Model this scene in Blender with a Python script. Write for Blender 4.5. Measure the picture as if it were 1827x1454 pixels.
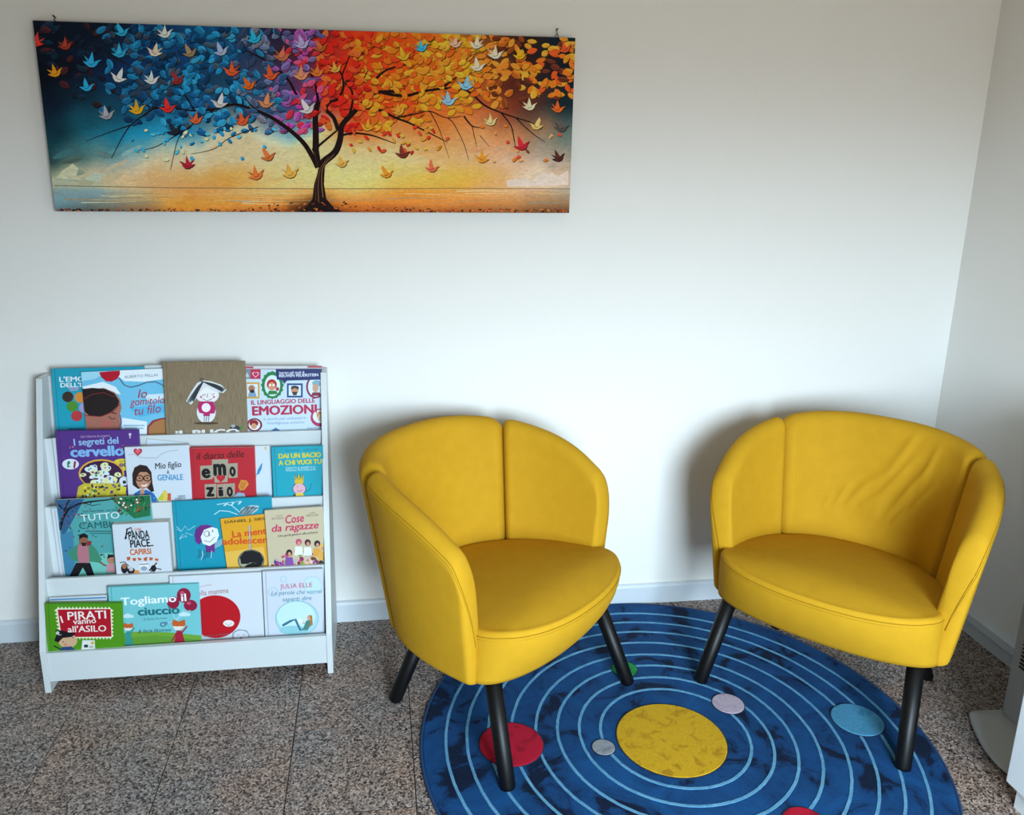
import bpy, bmesh, math, random
from mathutils import Vector, Matrix
import numpy as np

for o in list(bpy.data.objects):
    bpy.data.objects.remove(o)
SC = bpy.context.scene
COL = SC.collection
rnd = random.Random(7)

# ------------------------------------------------------------------ camera
IW, IH = 1827.0, 1454.0
F_PX, PITCH, YAW, ROLL, PPX, PPY = 1473.58, .2573, .1377, -.0117, -43.0, -52.13
CAM = np.array([0.0, 0.0, 1.434])
YB = 2.4105            # back wall
XR = 1.850             # right wall
XL, YF, ZC = -3.40, -.60, 2.70


def cam_axes():
    cy, sy, cp, sp = math.cos(YAW), math.sin(YAW), math.cos(PITCH), math.sin(PITCH)
    fwd = np.array([sy * cp, cy * cp, -sp])
    right = np.array([cy, -sy, 0.0])
    down = np.cross(fwd, right)
    cr, sr = math.cos(ROLL), math.sin(ROLL)
    return np.array([cr * right + sr * down, -sr * right + cr * down, fwd])


AX = cam_axes()


def ray(u):
    return AX.T @ np.array([(u[0] - IW / 2 - PPX) / F_PX, (u[1] - IH / 2 - PPY) / F_PX, 1.0])


def on_plane(u, p, n):
    """photo measurement -> point on a real plane of the room"""
    d = ray(u)
    t = np.dot(np.asarray(p) - CAM, n) / np.dot(d, n)
    return CAM + t * d


cd = bpy.data.cameras.new('camera')
cam = bpy.data.objects.new('camera', cd)
COL.objects.link(cam)
cd.sensor_fit = 'HORIZONTAL'
cd.sensor_width = 36.0
cd.lens = F_PX * 36.0 / IW
cd.shift_x = -PPX / IW
cd.shift_y = PPY / IW
cd.clip_start = 0.02
R3 = Matrix((AX[0], -AX[1], -AX[2])).transposed()
cam.matrix_world = Matrix.Translation(Vector(CAM)) @ R3.to_4x4()
SC.camera = cam

# ------------------------------------------------------------------ light
WIN = dict(x0=.22, x1=1.14, z0=.48, z1=1.72)     # window in the front wall behind the camera
w = bpy.data.worlds.new('world')
SC.world = w
w.use_nodes = True
nt = w.node_tree
nt.nodes.clear()
tc = nt.nodes.new('ShaderNodeTexCoord')
sep = nt.nodes.new('ShaderNodeSeparateXYZ')
rmp = nt.nodes.new('ShaderNodeValToRGB')
bg = nt.nodes.new('ShaderNodeBackground')
ow = nt.nodes.new('ShaderNodeOutputWorld')
nt.links.new(tc.outputs['Generated'], sep.inputs[0])
mp = nt.nodes.new('ShaderNodeMapRange')
mp.inputs['From Min'].default_value = -1
mp.inputs['From Max'].default_value = 1
nt.links.new(sep.outputs['Z'], mp.inputs['Value'])
nt.links.new(mp.outputs[0], rmp.inputs[0])
el = rmp.color_ramp.elements
el[0].position = .47
el[0].color = (.14, .125, .10, 1)      # ground outside
el[1].position = .53
el[1].color = (.70, .885, 1.03, 1)      # open sky
nt.links.new(rmp.outputs[0], bg.inputs[0])
bg.inputs[1].default_value = 12.0
nt.links.new(bg.outputs[0], ow.inputs[0])

pl = bpy.data.lights.new('window_portal', 'AREA')
pl.shape = 'RECTANGLE'
pl.size = WIN['x1'] - WIN['x0']
pl.size_y = WIN['z1'] - WIN['z0']
pl.cycles.is_portal = True
po = bpy.data.objects.new('window_portal', pl)
COL.objects.link(po)
po.location = ((WIN['x0'] + WIN['x1']) / 2, YF - .02, (WIN['z0'] + WIN['z1']) / 2)
po.rotation_euler = (math.radians(90), 0, math.radians(180))
po.rotation_euler = Vector((0, -1, 0)).to_track_quat('Z', 'Y').to_euler()

SC.view_settings.view_transform = 'Standard'
SC.view_settings.look = 'None'
SC.view_settings.exposure = 2.03
SC.view_settings.gamma = 1.0
SC.view_settings.use_curve_mapping = False


# ------------------------------------------------------------------ helpers
PAINT_GAIN = 1.6


def lin(c):
    if isinstance(c, str):
        c = tuple(int(c[i:i + 2], 16) / 255 for i in (0, 2, 4))
    return tuple((x / 12.92 if x <= .04045 else ((x + .055) / 1.055) ** 2.4) for x in c)


MATS = {}


def mat(name, col, rough=.6, metal=0.0, spec=.5, sheen=0.0, bump=None, vary=None):
    """principled material with optional noise bump (scale, strength) and colour variation (scale, other, amount)"""
    if name in MATS:
        return MATS[name]
    m = bpy.data.materials.new(name)
    m.use_nodes = True
    n = m.node_tree
    b = n.nodes['Principled BSDF']
    c = lin(col) + (1,)
    b.inputs['Base Color'].default_value = c
    b.inputs['Roughness'].default_value = rough
    b.inputs['Metallic'].default_value = metal
    b.inputs['Specular IOR Level'].default_value = spec
    if sheen:
        b.inputs['Sheen Weight'].default_value = sheen
    t = n.nodes.new('ShaderNodeTexCoord')
    if vary:
        nz = n.nodes.new('ShaderNodeTexNoise')
        nz.inputs['Scale'].default_value = vary[0]
        nz.inputs['Detail'].default_value = 4
        mx = n.nodes.new('ShaderNodeMix')
        mx.data_type = 'RGBA'
        mx.inputs[6].default_value = c
        mx.inputs[7].default_value = lin(vary[1]) + (1,)
        mr = n.nodes.new('ShaderNodeMapRange')
        mr.inputs['From Min'].default_value = .35
        mr.inputs['From Max'].default_value = .65
        mr.inputs['To Max'].default_value = vary[2]
        n.links.new(t.outputs['Object'], nz.inputs['Vector'])
        n.links.new(nz.outputs[0], mr.inputs['Value'])
        n.links.new(mr.outputs[0], mx.inputs[0])
        n.links.new(mx.outputs[2], b.inputs['Base Color'])
    if bump:
        nb = n.nodes.new('ShaderNodeTexNoise')
        nb.inputs['Scale'].default_value = bump[0]
        nb.inputs['Detail'].default_value = 3
        bp = n.nodes.new('ShaderNodeBump')
        bp.inputs['Strength'].default_value = bump[1]
        bp.inputs['Distance'].default_value = .002
        n.links.new(t.outputs['Object'], nb.inputs['Vector'])
        n.links.new(nb.outputs[0], bp.inputs['Height'])
        n.links.new(bp.outputs[0], b.inputs['Normal'])
    MATS[name] = m
    return m


def print_mat():
    """printed ink: colour comes from the print's own face colours"""
    if 'print_ink' in MATS:
        return MATS['print_ink']
    m = bpy.data.materials.new('print_ink')
    m.use_nodes = True
    n = m.node_tree
    b = n.nodes['Principled BSDF']
    a = n.nodes.new('ShaderNodeAttribute')
    a.attribute_name = 'ink'
    n.links.new(a.outputs['Color'], b.inputs['Base Color'])
    b.inputs['Roughness'].default_value = .45
    b.inputs['Specular IOR Level'].default_value = .3
    MATS['print_ink'] = m
    return m


def oil_mat():
    """canvas print of a palette-knife painting: the print's colours with fine brush relief"""
    if 'oil_paint' in MATS:
        return MATS['oil_paint']
    m = bpy.data.materials.new('oil_paint')
    m.use_nodes = True
    n = m.node_tree
    b = n.nodes['Principled BSDF']
    a = n.nodes.new('ShaderNodeAttribute')
    a.attribute_name = 'ink'
    t = n.nodes.new('ShaderNodeTexCoord')
    mp_ = n.nodes.new('ShaderNodeMapping')
    mp_.inputs['Scale'].default_value = (60, 60, 170)
    mp_.inputs['Rotation'].default_value = (0, .35, 0)
    nz = n.nodes.new('ShaderNodeTexNoise')
    nz.inputs['Scale'].default_value = 1
    nz.inputs['Detail'].default_value = 6
    nz.inputs['Distortion'].default_value = 1.2
    mr = n.nodes.new('ShaderNodeMapRange')
    mr.inputs['From Min'].default_value = .3
    mr.inputs['From Max'].default_value = .7
    mr.inputs['To Min'].default_value = .86
    mr.inputs['To Max'].default_value = 1.10
    mx = n.nodes.new('ShaderNodeMix')
    mx.data_type = 'RGBA'
    mx.blend_type = 'MULTIPLY'
    mx.inputs[0].default_value = 1
    n.links.new(t.outputs['Object'], mp_.inputs[0])
    n.links.new(mp_.outputs[0], nz.inputs['Vector'])
    n.links.new(nz.outputs[0], mr.inputs['Value'])
    n.links.new(a.outputs['Color'], mx.inputs[6])
    n.links.new(mr.outputs[0], mx.inputs[7])
    n.links.new(mx.outputs[2], b.inputs['Base Color'])
    b.inputs['Roughness'].default_value = .8
    b.inputs['Specular IOR Level'].default_value = .08
    MATS['oil_paint'] = m
    return m


def link(o, parent=None):
    COL.objects.link(o)
    if parent is not None:
        o.parent = parent
    return o


def mesh_obj(name, verts, faces, m, parent=None, smooth=False):
    me = bpy.data.meshes.new(name)
    me.from_pydata([tuple(map(float, v)) for v in verts], [], faces)
    me.validate()
    if smooth:
        me.polygons.foreach_set('use_smooth', [True] * len(me.polygons))
    if m is not None:
        me.materials.append(m)
    me.update()
    return link(bpy.data.objects.new(name, me), parent)


def bm_obj(name, bm, m, parent=None, smooth=False):
    me = bpy.data.meshes.new(name)
    bmesh.ops.recalc_face_normals(bm, faces=bm.faces)
    bm.to_mesh(me)
    bm.free()
    if smooth:
        me.polygons.foreach_set('use_smooth', [True] * len(me.polygons))
    if m is not None:
        me.materials.append(m)
    return link(bpy.data.objects.new(name, me), parent)


def box_bm(x0, x1, y0, y1, z0, z1, bev=0.0, seg=2):
    bm = bmesh.new()
    vs = [bm.verts.new((x, y, z)) for x in (x0, x1) for y in (y0, y1) for z in (z0, z1)]
    for f in ((0, 1, 3, 2), (4, 6, 7, 5), (0, 4, 5, 1), (2, 3, 7, 6), (0, 2, 6, 4), (1, 5, 7, 3)):
        bm.faces.new([vs[i] for i in f])
    bmesh.ops.recalc_face_normals(bm, faces=bm.faces)
    if bev:
        bmesh.ops.bevel(bm, geom=list(bm.edges), offset=bev, segments=seg, profile=.7, affect='EDGES')
    return bm


def box(name, x0, x1, y0, y1, z0, z1, m, parent=None, bev=0.0, seg=2):
    return bm_obj(name, box_bm(x0, x1, y0, y1, z0, z1, bev, seg), m, parent)


def prism(name, pts, axis, a0, a1, m, parent=None, bev=0.0):
    """extrude a 2D polygon: axis 'x' -> pts are (y,z); axis 'z' -> pts are (x,y)"""
    bm = bmesh.new()
    mk = (lambda p, a: (a, p[0], p[1])) if axis == 'x' else (lambda p, a: (p[0], p[1], a))
    lo = [bm.verts.new(mk(p, a0)) for p in pts]
    hi = [bm.verts.new(mk(p, a1)) for p in pts]
    bm.faces.new(lo)
    bm.faces.new(hi[::-1])
    k = len(pts)
    for i in range(k):
        bm.faces.new((lo[i], hi[i], hi[(i + 1) % k], lo[(i + 1) % k]))
    bmesh.ops.recalc_face_normals(bm, faces=bm.faces)
    if bev:
        bmesh.ops.bevel(bm, geom=list(bm.edges), offset=bev, segments=2, profile=.7, affect='EDGES')
    return bm_obj(name, bm, m, parent)


def tube_geo(pts, rad, n=8, caps=True):
    pts = [Vector(p) for p in pts]
    rads = rad if isinstance(rad, (list, tuple)) else [rad] * len(pts)
    V, Fc = [], []
    ref = Vector((0, 0, 1))
    for i, p in enumerate(pts):
        d = (pts[min(i + 1, len(pts) - 1)] - pts[max(i - 1, 0)]).normalized()
        if abs(d.dot(ref)) > .95:
            ref = Vector((1, 0, 0)) if abs(d.x) < .9 else Vector((0, 1, 0))
        a = d.cross(ref).normalized()
        b = d.cross(a).normalized()
        for k in range(n):
            t = 2 * math.pi * k / n
            V.append(p + (a * math.cos(t) + b * math.sin(t)) * rads[i])
    for i in range(len(pts) - 1):
        for k in range(n):
            Fc.append((i * n + k, i * n + (k + 1) % n, (i + 1) * n + (k + 1) % n, (i + 1) * n + k))
    if caps:
        Fc.append(tuple(range(n))[::-1])
        Fc.append(tuple((len(pts) - 1) * n + k for k in range(n)))
    return V, Fc


def tube(name, pts, rad, m, parent=None, n=8):
    V, Fc = tube_geo(pts, rad, n)
    return mesh_obj(name, V, Fc, m, parent, smooth=True)


def empty(name, loc, rz=0.0):
    o = bpy.data.objects.new(name, None)
    o.empty_display_size = .05
    o.location = loc
    o.rotation_euler = (0, 0, rz)
    return link(o)


def tag(o, label, cat, group=None, kind=None):
    o['label'] = label
    o['category'] = cat
    if group:
        o['group'] = group
    if kind:
        o['kind'] = kind
    return o


def struct(o, label=None, cat=None):
    o['kind'] = 'structure'
    if label:
        o['label'] = label
        o['category'] = cat
    return o


# ------------------------------------------------------------------ setting
M_WALL = mat('wall_paint', 'e9e7e2', .75, spec=.25, bump=(90, .10))
M_CEIL = mat('ceiling_paint', 'f0efec', .8, spec=.2)
M_TRIM = mat('white_trim', 'ccd4da', .35)
M_GROUT = mat('dark_grout', '2a2420', .9)


def granite():
    m = bpy.data.materials.new('speckled_granite')
    m.use_nodes = True
    n = m.node_tree
    L = n.links.new
    b = n.nodes['Principled BSDF']
    g = n.nodes.new('ShaderNodeNewGeometry')
    info = n.nodes.new('ShaderNodeObjectInfo')
    off = n.nodes.new('ShaderNodeVectorMath')
    off.operation = 'SCALE'
    L(info.outputs['Location'], off.inputs[0])
    off.inputs['Scale'].default_value = 7.3
    add = n.nodes.new('ShaderNodeVectorMath')
    L(g.outputs['Position'], add.inputs[0])
    L(off.outputs[0], add.inputs[1])
    v = n.nodes.new('ShaderNodeTexVoronoi')
    v.inputs['Scale'].default_value = 250
    v.inputs['Randomness'].default_value = 1
    L(add.outputs[0], v.inputs['Vector'])
    sp = n.nodes.new('ShaderNodeSeparateColor')
    L(v.outputs['Color'], sp.inputs[0])
    r = n.nodes.new('ShaderNodeValToRGB')
    e = r.color_ramp.elements
    e[0].position = 0
    e[0].color = lin('241f1e') + (1,)
    e[1].position = 1
    e[1].color = lin('c9bdb6') + (1,)
    for p, c in ((.16, '3a3330'), (.30, '746964'), (.52, '8c7f78'), (.66, '9b8c84'), (.84, 'b4a79f')):
        k = e.new(p)
        k.color = lin(c) + (1,)
    L(sp.outputs[0], r.inputs[0])
    nz = n.nodes.new('ShaderNodeTexNoise')
    nz.inputs['Scale'].default_value = 5
    nz.inputs['Detail'].default_value = 3
    L(add.outputs[0], nz.inputs['Vector'])
    r2 = n.nodes.new('ShaderNodeValToRGB')
    r2.color_ramp.elements[0].position = .35
    r2.color_ramp.elements[0].color = (.80, .82, .84, 1)
    r2.color_ramp.elements[1].position = .68
    r2.color_ramp.elements[1].color = (1.0, .86, .76, 1)
    L(nz.outputs[0], r2.inputs[0])
    mx = n.nodes.new('ShaderNodeMix')
    mx.data_type = 'RGBA'
    mx.blend_type = 'MULTIPLY'
    mx.inputs[0].default_value = 1
    L(r.outputs[0], mx.inputs[6])
    L(r2.outputs[0], mx.inputs[7])
    L(mx.outputs[2], b.inputs['Base Color'])
    b.inputs['Roughness'].default_value = .42
    b.inputs['Specular IOR Level'].default_value = .35
    return m


M_GRAN = granite()
fl = struct(box('floor', XL - .1, XR + .1, YF - .1, YB + .1, -.08, -.003, M_GROUT),
            'speckled brown grey granite tile floor with thin dark joints', 'floor')
T, GX, GY, J = .30, -.8335, 1.8893, .0011
tile_cache = {}
ix0 = math.floor((XL - GX) / T)
ix1 = math.ceil((XR - GX) / T)
iy0 = math.floor((YF - GY) / T)
iy1 = math.ceil((YB - GY) / T)
for i in range(ix0, ix1):
    for j in range(iy0, iy1):
        x0, x1 = max(GX + i * T, XL) + J, min(GX + (i + 1) * T, XR) - J
        y0, y1 = max(GY + j * T, YF) + J, min(GY + (j + 1) * T, YB) - J
        if x1 - x0 < .01 or y1 - y0 < .01:
            continue
        key = (round(x1 - x0, 4), round(y1 - y0, 4))
        if key not in tile_cache:
            bm = box_bm(0, key[0], 0, key[1], -.003, 0)
            bmesh.ops.bevel(bm, geom=[ed for ed in bm.edges if all(vv.co.z > -.001 for vv in ed.verts)],
                            offset=.0008, segments=1, affect='EDGES')
            me = bpy.data.meshes.new('tile')
            bm.to_mesh(me)
            bm.free()
            me.materials.append(M_GRAN)
            tile_cache[key] = me
        t = bpy.data.objects.new('tile', tile_cache[key])
        t.location = (x0, y0, 0)
        link(t, fl)

WT = .12
struct(box('wall_back', XL - WT, XR + WT, YB, YB + WT, -.08, ZC, M_WALL), 'plain off-white painted wall behind the chairs', 'wall')
struct(box('wall_right', XR, XR + WT, YF - WT, YB, -.08, ZC, M_WALL), 'plain off-white side wall in shade beside the tower fan', 'wall')
struct(box('wall_left', XL - WT, XL, YF - WT, YB, -.08, ZC, M_WALL), 'plain off-white wall on the far side of the shelf', 'wall')
struct(box('ceiling', XL - WT, XR + WT, YF - WT, YB + WT, ZC, ZC + .1, M_CEIL), 'plain white ceiling above the room', 'ceiling')
# front wall with the window opening
bm = bmesh.new()
for (a, b, c, d) in ((XL, WIN['x0'], 0, ZC), (WIN['x1'], XR, 0, ZC), (WIN['x0'], WIN['x1'], 0, WIN['z0']), (WIN['x0'], WIN['x1'], WIN['z1'], ZC)):
    b2 = box_bm(a, b, YF - WT, YF, c - (.08 if c == 0 else 0), d)
    me_ = bpy.data.meshes.new('tmp')
    b2.to_mesh(me_)
    b2.free()
    bm.from_mesh(me_)
    bpy.data.meshes.remove(me_)
struct(bm_obj('wall_front', bm, M_WALL), 'plain off-white wall with the window opening', 'wall')
wf = struct(empty('window_1', ((WIN['x0'] + WIN['x1']) / 2, YF - .06, WIN['z0'])), 'white framed window in the wall facing the chairs', 'window')
hw, hh = (WIN['x1'] - WIN['x0']) / 2, WIN['z1'] - WIN['z0']
for nm, a in (('frame_stile', (-hw, -hw + .05, -.03, .03, 0, hh)), ('frame_stile', (hw - .05, hw, -.03, .03, 0, hh)),
              ('frame_rail', (-hw + .05, hw - .05, -.03, .03, 0, .05)), ('frame_rail', (-hw + .05, hw - .05, -.03, .03, hh - .05, hh))):
    box(nm, *a, M_TRIM, wf, bev=.004)


def baseboard(name, prof, axis_pts, label):
    """profile (depth from wall, z) swept along the wall"""
    (p0, p1, nrm) = axis_pts
    p0, p1, nrm = Vector(p0), Vector(p1), Vector(nrm)
    V = [p + nrm * d + Vector((0, 0, z)) for p in (p0, p1) for d, z in prof]
    k = len(prof)
    Fc = [(i, (i + 1) % k, k + (i + 1) % k, k + i) for i in range(k)] + [tuple(range(k))[::-1], tuple(range(k, 2 * k))]
    return struct(mesh_obj(name, V, Fc, M_TRIM), label, 'baseboard')


bp_prof = [(0, 0), (.012, 0), (.012, .060), (.009, .068), (.004, .071), (0, .071)]
baseboard('baseboard_back', bp_prof, ((XL, YB, 0), (XR - .03, YB, 0), (0, -1, 0)), 'low white baseboard along the wall behind the chairs')
br_prof = [(0, 0), (.014, 0), (.014, .040), (.020, .043), (.024, .048), (.024, .073), (.018, .080), (0, .080)]
baseboard('baseboard_right', br_prof, ((XR, YF, 0), (XR, YB, 0), (-1, 0, 0)), 'stepped white baseboard along the shaded side wall')
baseboard('baseboard_left', bp_prof, ((XL, YF, 0), (XL, YB, 0), (1, 0, 0)), 'low white baseboard along the wall past the shelf')

# ------------------------------------------------------------------ rug
RUG = np.array([.739, 1.744])
RR = .650


def rug_mat(name, c1, c2, scale, amt, c3=None, lo=.36):
    m = bpy.data.materials.new(name)
    m.use_nodes = True
    n = m.node_tree
    L = n.links.new
    b = n.nodes['Principled BSDF']
    b.inputs['Roughness'].default_value = .85
    b.inputs['Specular IOR Level'].default_value = .15
    b.inputs['Sheen Weight'].default_value = .04
    b.inputs['Sheen Roughness'].default_value = .4
    t = n.nodes.new('ShaderNodeNewGeometry')
    nz = n.nodes.new('ShaderNodeTexNoise')
    nz.inputs['Scale'].default_value = scale
    nz.inputs['Detail'].default_value = 5
    nz.inputs['Roughness'].default_value = .6
    nz.inputs['Distortion'].default_value = .8
    L(t.outputs['Position'], nz.inputs['Vector'])
    r = n.nodes.new('ShaderNodeValToRGB')
    e = r.color_ramp.elements
    e[0].position = lo
    e[0].color = lin(c2) + (1,)
    e[1].position = lo + amt
    e[1].color = lin(c1) + (1,)
    if c3:
        k = e.new(.72)
        k.color = lin(c3) + (1,)
    L(nz.outputs[0], r.inputs[0])
    nf = n.nodes.new('ShaderNodeTexNoise')
    nf.inputs['Scale'].default_value = 420
    nf.inputs['Detail'].default_value = 2
    L(t.outputs['Position'], nf.inputs['Vector'])
    mr = n.nodes.new('ShaderNodeMapRange')
    mr.inputs['From Min'].default_value = .3
    mr.inputs['From Max'].default_value = .7
    mr.inputs['To Min'].default_value = .82
    mr.inputs['To Max'].default_value = 1.15
    L(nf.outputs[0], mr.inputs['Value'])
    mx = n.nodes.new('ShaderNodeMix')
    mx.data_type = 'RGBA'
    mx.blend_type = 'MULTIPLY'
    mx.inputs[0].default_value = 1
    L(r.outputs[0], mx.inputs[6])
    L(mr.outputs[0], mx.inputs[7])
    L(mx.outputs[2], b.inputs['Base Color'])
    bp = n.nodes.new('ShaderNodeBump')
    bp.inputs['Strength'].default_value = .5
    bp.inputs['Distance'].default_value = .003
    L(nf.outputs[0], bp.inputs['Height'])
    L(bp.outputs[0], b.inputs['Normal'])
    return m


M_RUG = rug_mat('blue_pile', '0c3c6c', '051833', 9, .06, '114f88', lo=.40)
M_RING = rug_mat('pale_blue_pile', '6aa3c4', '5590b4', 40, .3)
RUGH = .008


def disc_geo(cx, cy, r, z0, z1, n=64, lip=.003, rim=None):
    prof = [(r, z0), (r, z1 - lip), (r - lip * .4, z1 - lip * .3), (r - lip, z1)]
    V, Fc = [], []
    for (rr, z) in prof:
        for k in range(n):
            t = 2 * math.pi * k / n
            V.append((cx + rr * math.cos(t), cy + rr * math.sin(t), z))
    for i in range(len(prof) - 1):
        for k in range(n):
            Fc.append((i * n + k, i * n + (k + 1) % n, (i + 1) * n + (k + 1) % n, (i + 1) * n + k))
    Fc.append(tuple((len(prof) - 1) * n + k for k in range(n)))
    Fc.append(tuple(range(n))[::-1])
    return V, Fc


rug = tag(empty('round_rug', (RUG[0], RUG[1], 0)), 'round dark blue pile rug with pale orbit rings and planets on it', 'rug')
mesh_obj('pile', *disc_geo(0, 0, RR, 0.0003, RUGH, 160, .005), M_RUG, rug)
M_EDGE = mat('rug_binding', '143a66', .9)
n = 160
Vt, Ft = tube_geo([((RR + .002) * math.cos(2 * math.pi * k / n), (RR + .002) * math.sin(2 * math.pi * k / n), .0045) for k in range(n + 1)], .004, 6, False)
mesh_obj('edge_binding', Vt, Ft, M_EDGE, rug, smooth=True)
rings = [.190, .245, .302, .358, .421, .481, .536, .590]
for k, rr in enumerate(rings):
    wv = .0045
    n = 144
    V, Fc = [], []
    for a in range(n):
        t = 2 * math.pi * a / n
        jt = rnd.uniform(-.0007, .0007)
        for (r2, z) in ((rr - wv, RUGH - .002), (rr - wv * .8 + jt, RUGH + .0012), (rr + wv * .8 + jt, RUGH + .0012), (rr + wv, RUGH - .002)):
            V.append((r2 * math.cos(t), r2 * math.sin(t), z))
    for a in range(n):
        for q in range(3):
            b_ = (a + 1) % n
            Fc.append((a * 4 + q, b_ * 4 + q, b_ * 4 + q + 1, a * 4 + q + 1))
    o = mesh_obj('orbit_ring', V, Fc, M_RING, rug)
for nm, lab, (px, py), r, cs in (
        ('sun_disc', 'large yellow disc in the middle', (.724, 1.728), .139, ('c79d1c', 'ab8012')),
        ('planet_disc', 'crimson planet disc', (.314, 1.758), .081, ('b3122f', '8f0c24')),
        ('planet_disc', 'small grey planet disc', (.543, 1.718), .029, ('8d939a', '6f757d')),
        ('planet_disc', 'pale pinkish planet disc', (.928, 1.846), .043, ('b9aaba', 'a596a8')),
        ('planet_disc', 'green planet disc', (.693, 2.034), .037, ('1d8a44', '136a32')),
        ('planet_disc', 'sky blue planet disc', (1.243, 1.741), .066, ('4d93b8', '3a7fa6')),
        ('planet_disc', 'red planet disc at the front', (.925, 1.420), .050, ('b3122f', '8f0c24'))):
    o = mesh_obj(nm, *disc_geo(px - RUG[0], py - RUG[1], r, RUGH - .002, RUGH + .003, 64, .002), rug_mat('pile_' + cs[0], cs[0], cs[1], 26, .12), rug)
    o['label'] = lab
    Vt, Ft = tube_geo([(px - RUG[0] + (r + .001) * math.cos(2 * math.pi * k / 64), py - RUG[1] + (r + .001) * math.sin(2 * math.pi * k / 64), RUGH + .0005) for k in range(65)], .0016, 5, False)
    mesh_obj('outline', Vt, Ft, mat('dark_pile_line', '0a1c36', .95), o)

# ------------------------------------------------------------------ armchairs
M_YEL = mat('yellow_fabric', 'be8f1c', .8, spec=.15, sheen=.0, bump=(700, .2), vary=(30, 'b68818', .5))
M_STITCH = mat('yellow_thread', '9a7110', .9, spec=.1)
M_LEG = mat('black_leg', '050506', .45, spec=.3)


def g(x):
    x = max(0.0, min(1.0, x))
    return math.sqrt(max(0.0, 1 - (1 - x) ** 2))


def shell_pt(phi, z):
    """mid-surface of the wrap-around back; phi = 0 at the back centre"""
    k = (z - .268) / .40
    a = .268 + .052 * k
    b = .345 + .075 * k
    n_ = 2 / 2.45
    s, c = math.sin(phi), math.cos(phi)
    return Vector((a * math.copysign(abs(s) ** n_, s), .095 + b * math.copysign(abs(c) ** n_, c) * (1 if c > 0 else .5), z))


def shell_nrm(phi, z):
    e = 1e-3
    du = shell_pt(phi + e, z) - shell_pt(phi - e, z)
    dv = shell_pt(phi, z + e) - shell_pt(phi, z - e)
    return du.cross(dv).normalized()      # points outward/back or inward, fixed by caller


PHS = math.radians(50)
PHE = math.radians(98)


def panel_geo(kind, side, th, folds=()):
    """closed padded panel; kind 'centre' or 'wing'"""
    NU, NW = (130, 90) if folds else (44, 34)
    us = [.5 - .5 * math.cos(math.pi * i / NU) for i in range(NU + 1)]
    ws = [.5 - .5 * math.cos(math.pi * i / NW) for i in range(NW + 1)]
    zb = .268
    rows = []
    for u in us:
        if kind == 'centre':
            ph = -PHS + 2 * PHS * u
            L_ = .56
            zt = .728 - .018 * (2 * u - 1) ** 2
            dside = min(u, 1 - u) * L_
            rc = .045
            if dside < rc:
                zt -= (rc * .75) * (1 - math.sqrt(1 - (1 - dside / rc) ** 2))
        else:
            ph = side * (PHS + (PHE - PHS) * u)
            L_ = .36
            zt0 = .714 - .052 * u
            rc = .04
            d0 = u * L_
            if d0 < rc:
                zt0 -= (rc * .7) * (1 - math.sqrt(1 - (1 - d0 / rc) ** 2))
            q = u
            zt = zb + (zt0 - zb) * max(0.0, 1 - q ** 4.0) ** (1 / 4.0)
            dside = min(u, 1 - u) * L_
        col = []
        for w_ in ws:
            z = zb + (zt - zb) * w_
            h = th * g(dside / .030) * g((zt - z) / .035) * g((z - zb + .004) / .02)
            p = shell_pt(ph, z)
            nn = shell_nrm(ph, z)
            if nn.y < 0 and abs(ph) < 1.2:
                nn = -nn
            elif abs(ph) >= 1.2 and nn.x * math.copysign(1, ph) < 0:
                nn = -nn
            extra = 0.0
            for (u0, w0, u1, w1, amp, wid) in folds:
                dx, dy = u1 - u0, w1 - w0
                tt = max(0, min(1, ((u - u0) * dx + (w_ - w0) * dy) / (dx * dx + dy * dy)))
                dd = math.hypot(u - u0 - tt * dx, (w_ - w0 - tt * dy))
                extra += amp * math.exp(-(dd / wid) ** 2) * math.sin(math.pi * min(1, max(0, .12 + .8 * tt)))
            col.append((p + nn * h, p - nn * (h * 1.0 + extra * (1 if h > th * .6 else 0))))
        rows.append(col)
    V, Fc = [], []
    nw = NW + 1
    for c_ in rows:
        V += [a for a, b in c_]
    base = len(V)
    for c_ in rows:
        V += [b for a, b in c_]
    for i in range(NU):
        for j in range(NW):
            a = i * nw + j
            Fc.append((a, a + nw, a + nw + 1, a + 1))
            Fc.append((base + a, base + a + 1, base + a + nw + 1, base + a + nw))
    for i in range(NU):
        for j in (0, NW):
            a = i * nw + j
            Fc.append((a, base + a, base + a + nw, a + nw) if j == 0 else (a, a + nw, base + a + nw, base + a))
    for j in range(NW):
        for i in (0, NU):
            a = i * nw + j
            Fc.append((a, a + 1, base + a + 1, base + a) if i == 0 else (a, base + a, base + a + 1, a + 1))
    return V, Fc, rows, us, ws


def panel(name, kind, side, th, parent, folds=()):
    V, Fc, rows, us, ws = panel_geo(kind, side, th, folds)
    bm = bmesh.new()
    vs = [bm.verts.new(v) for v in V]
    for f in Fc:
        try:
            bm.faces.new([vs[i] for i in f])
        except ValueError:
            pass
    bmesh.ops.remove_doubles(bm, verts=bm.verts, dist=.0004)
    o = bm_obj(name, bm, M_YEL, parent, smooth=True)
    return o, rows, us, ws


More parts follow.
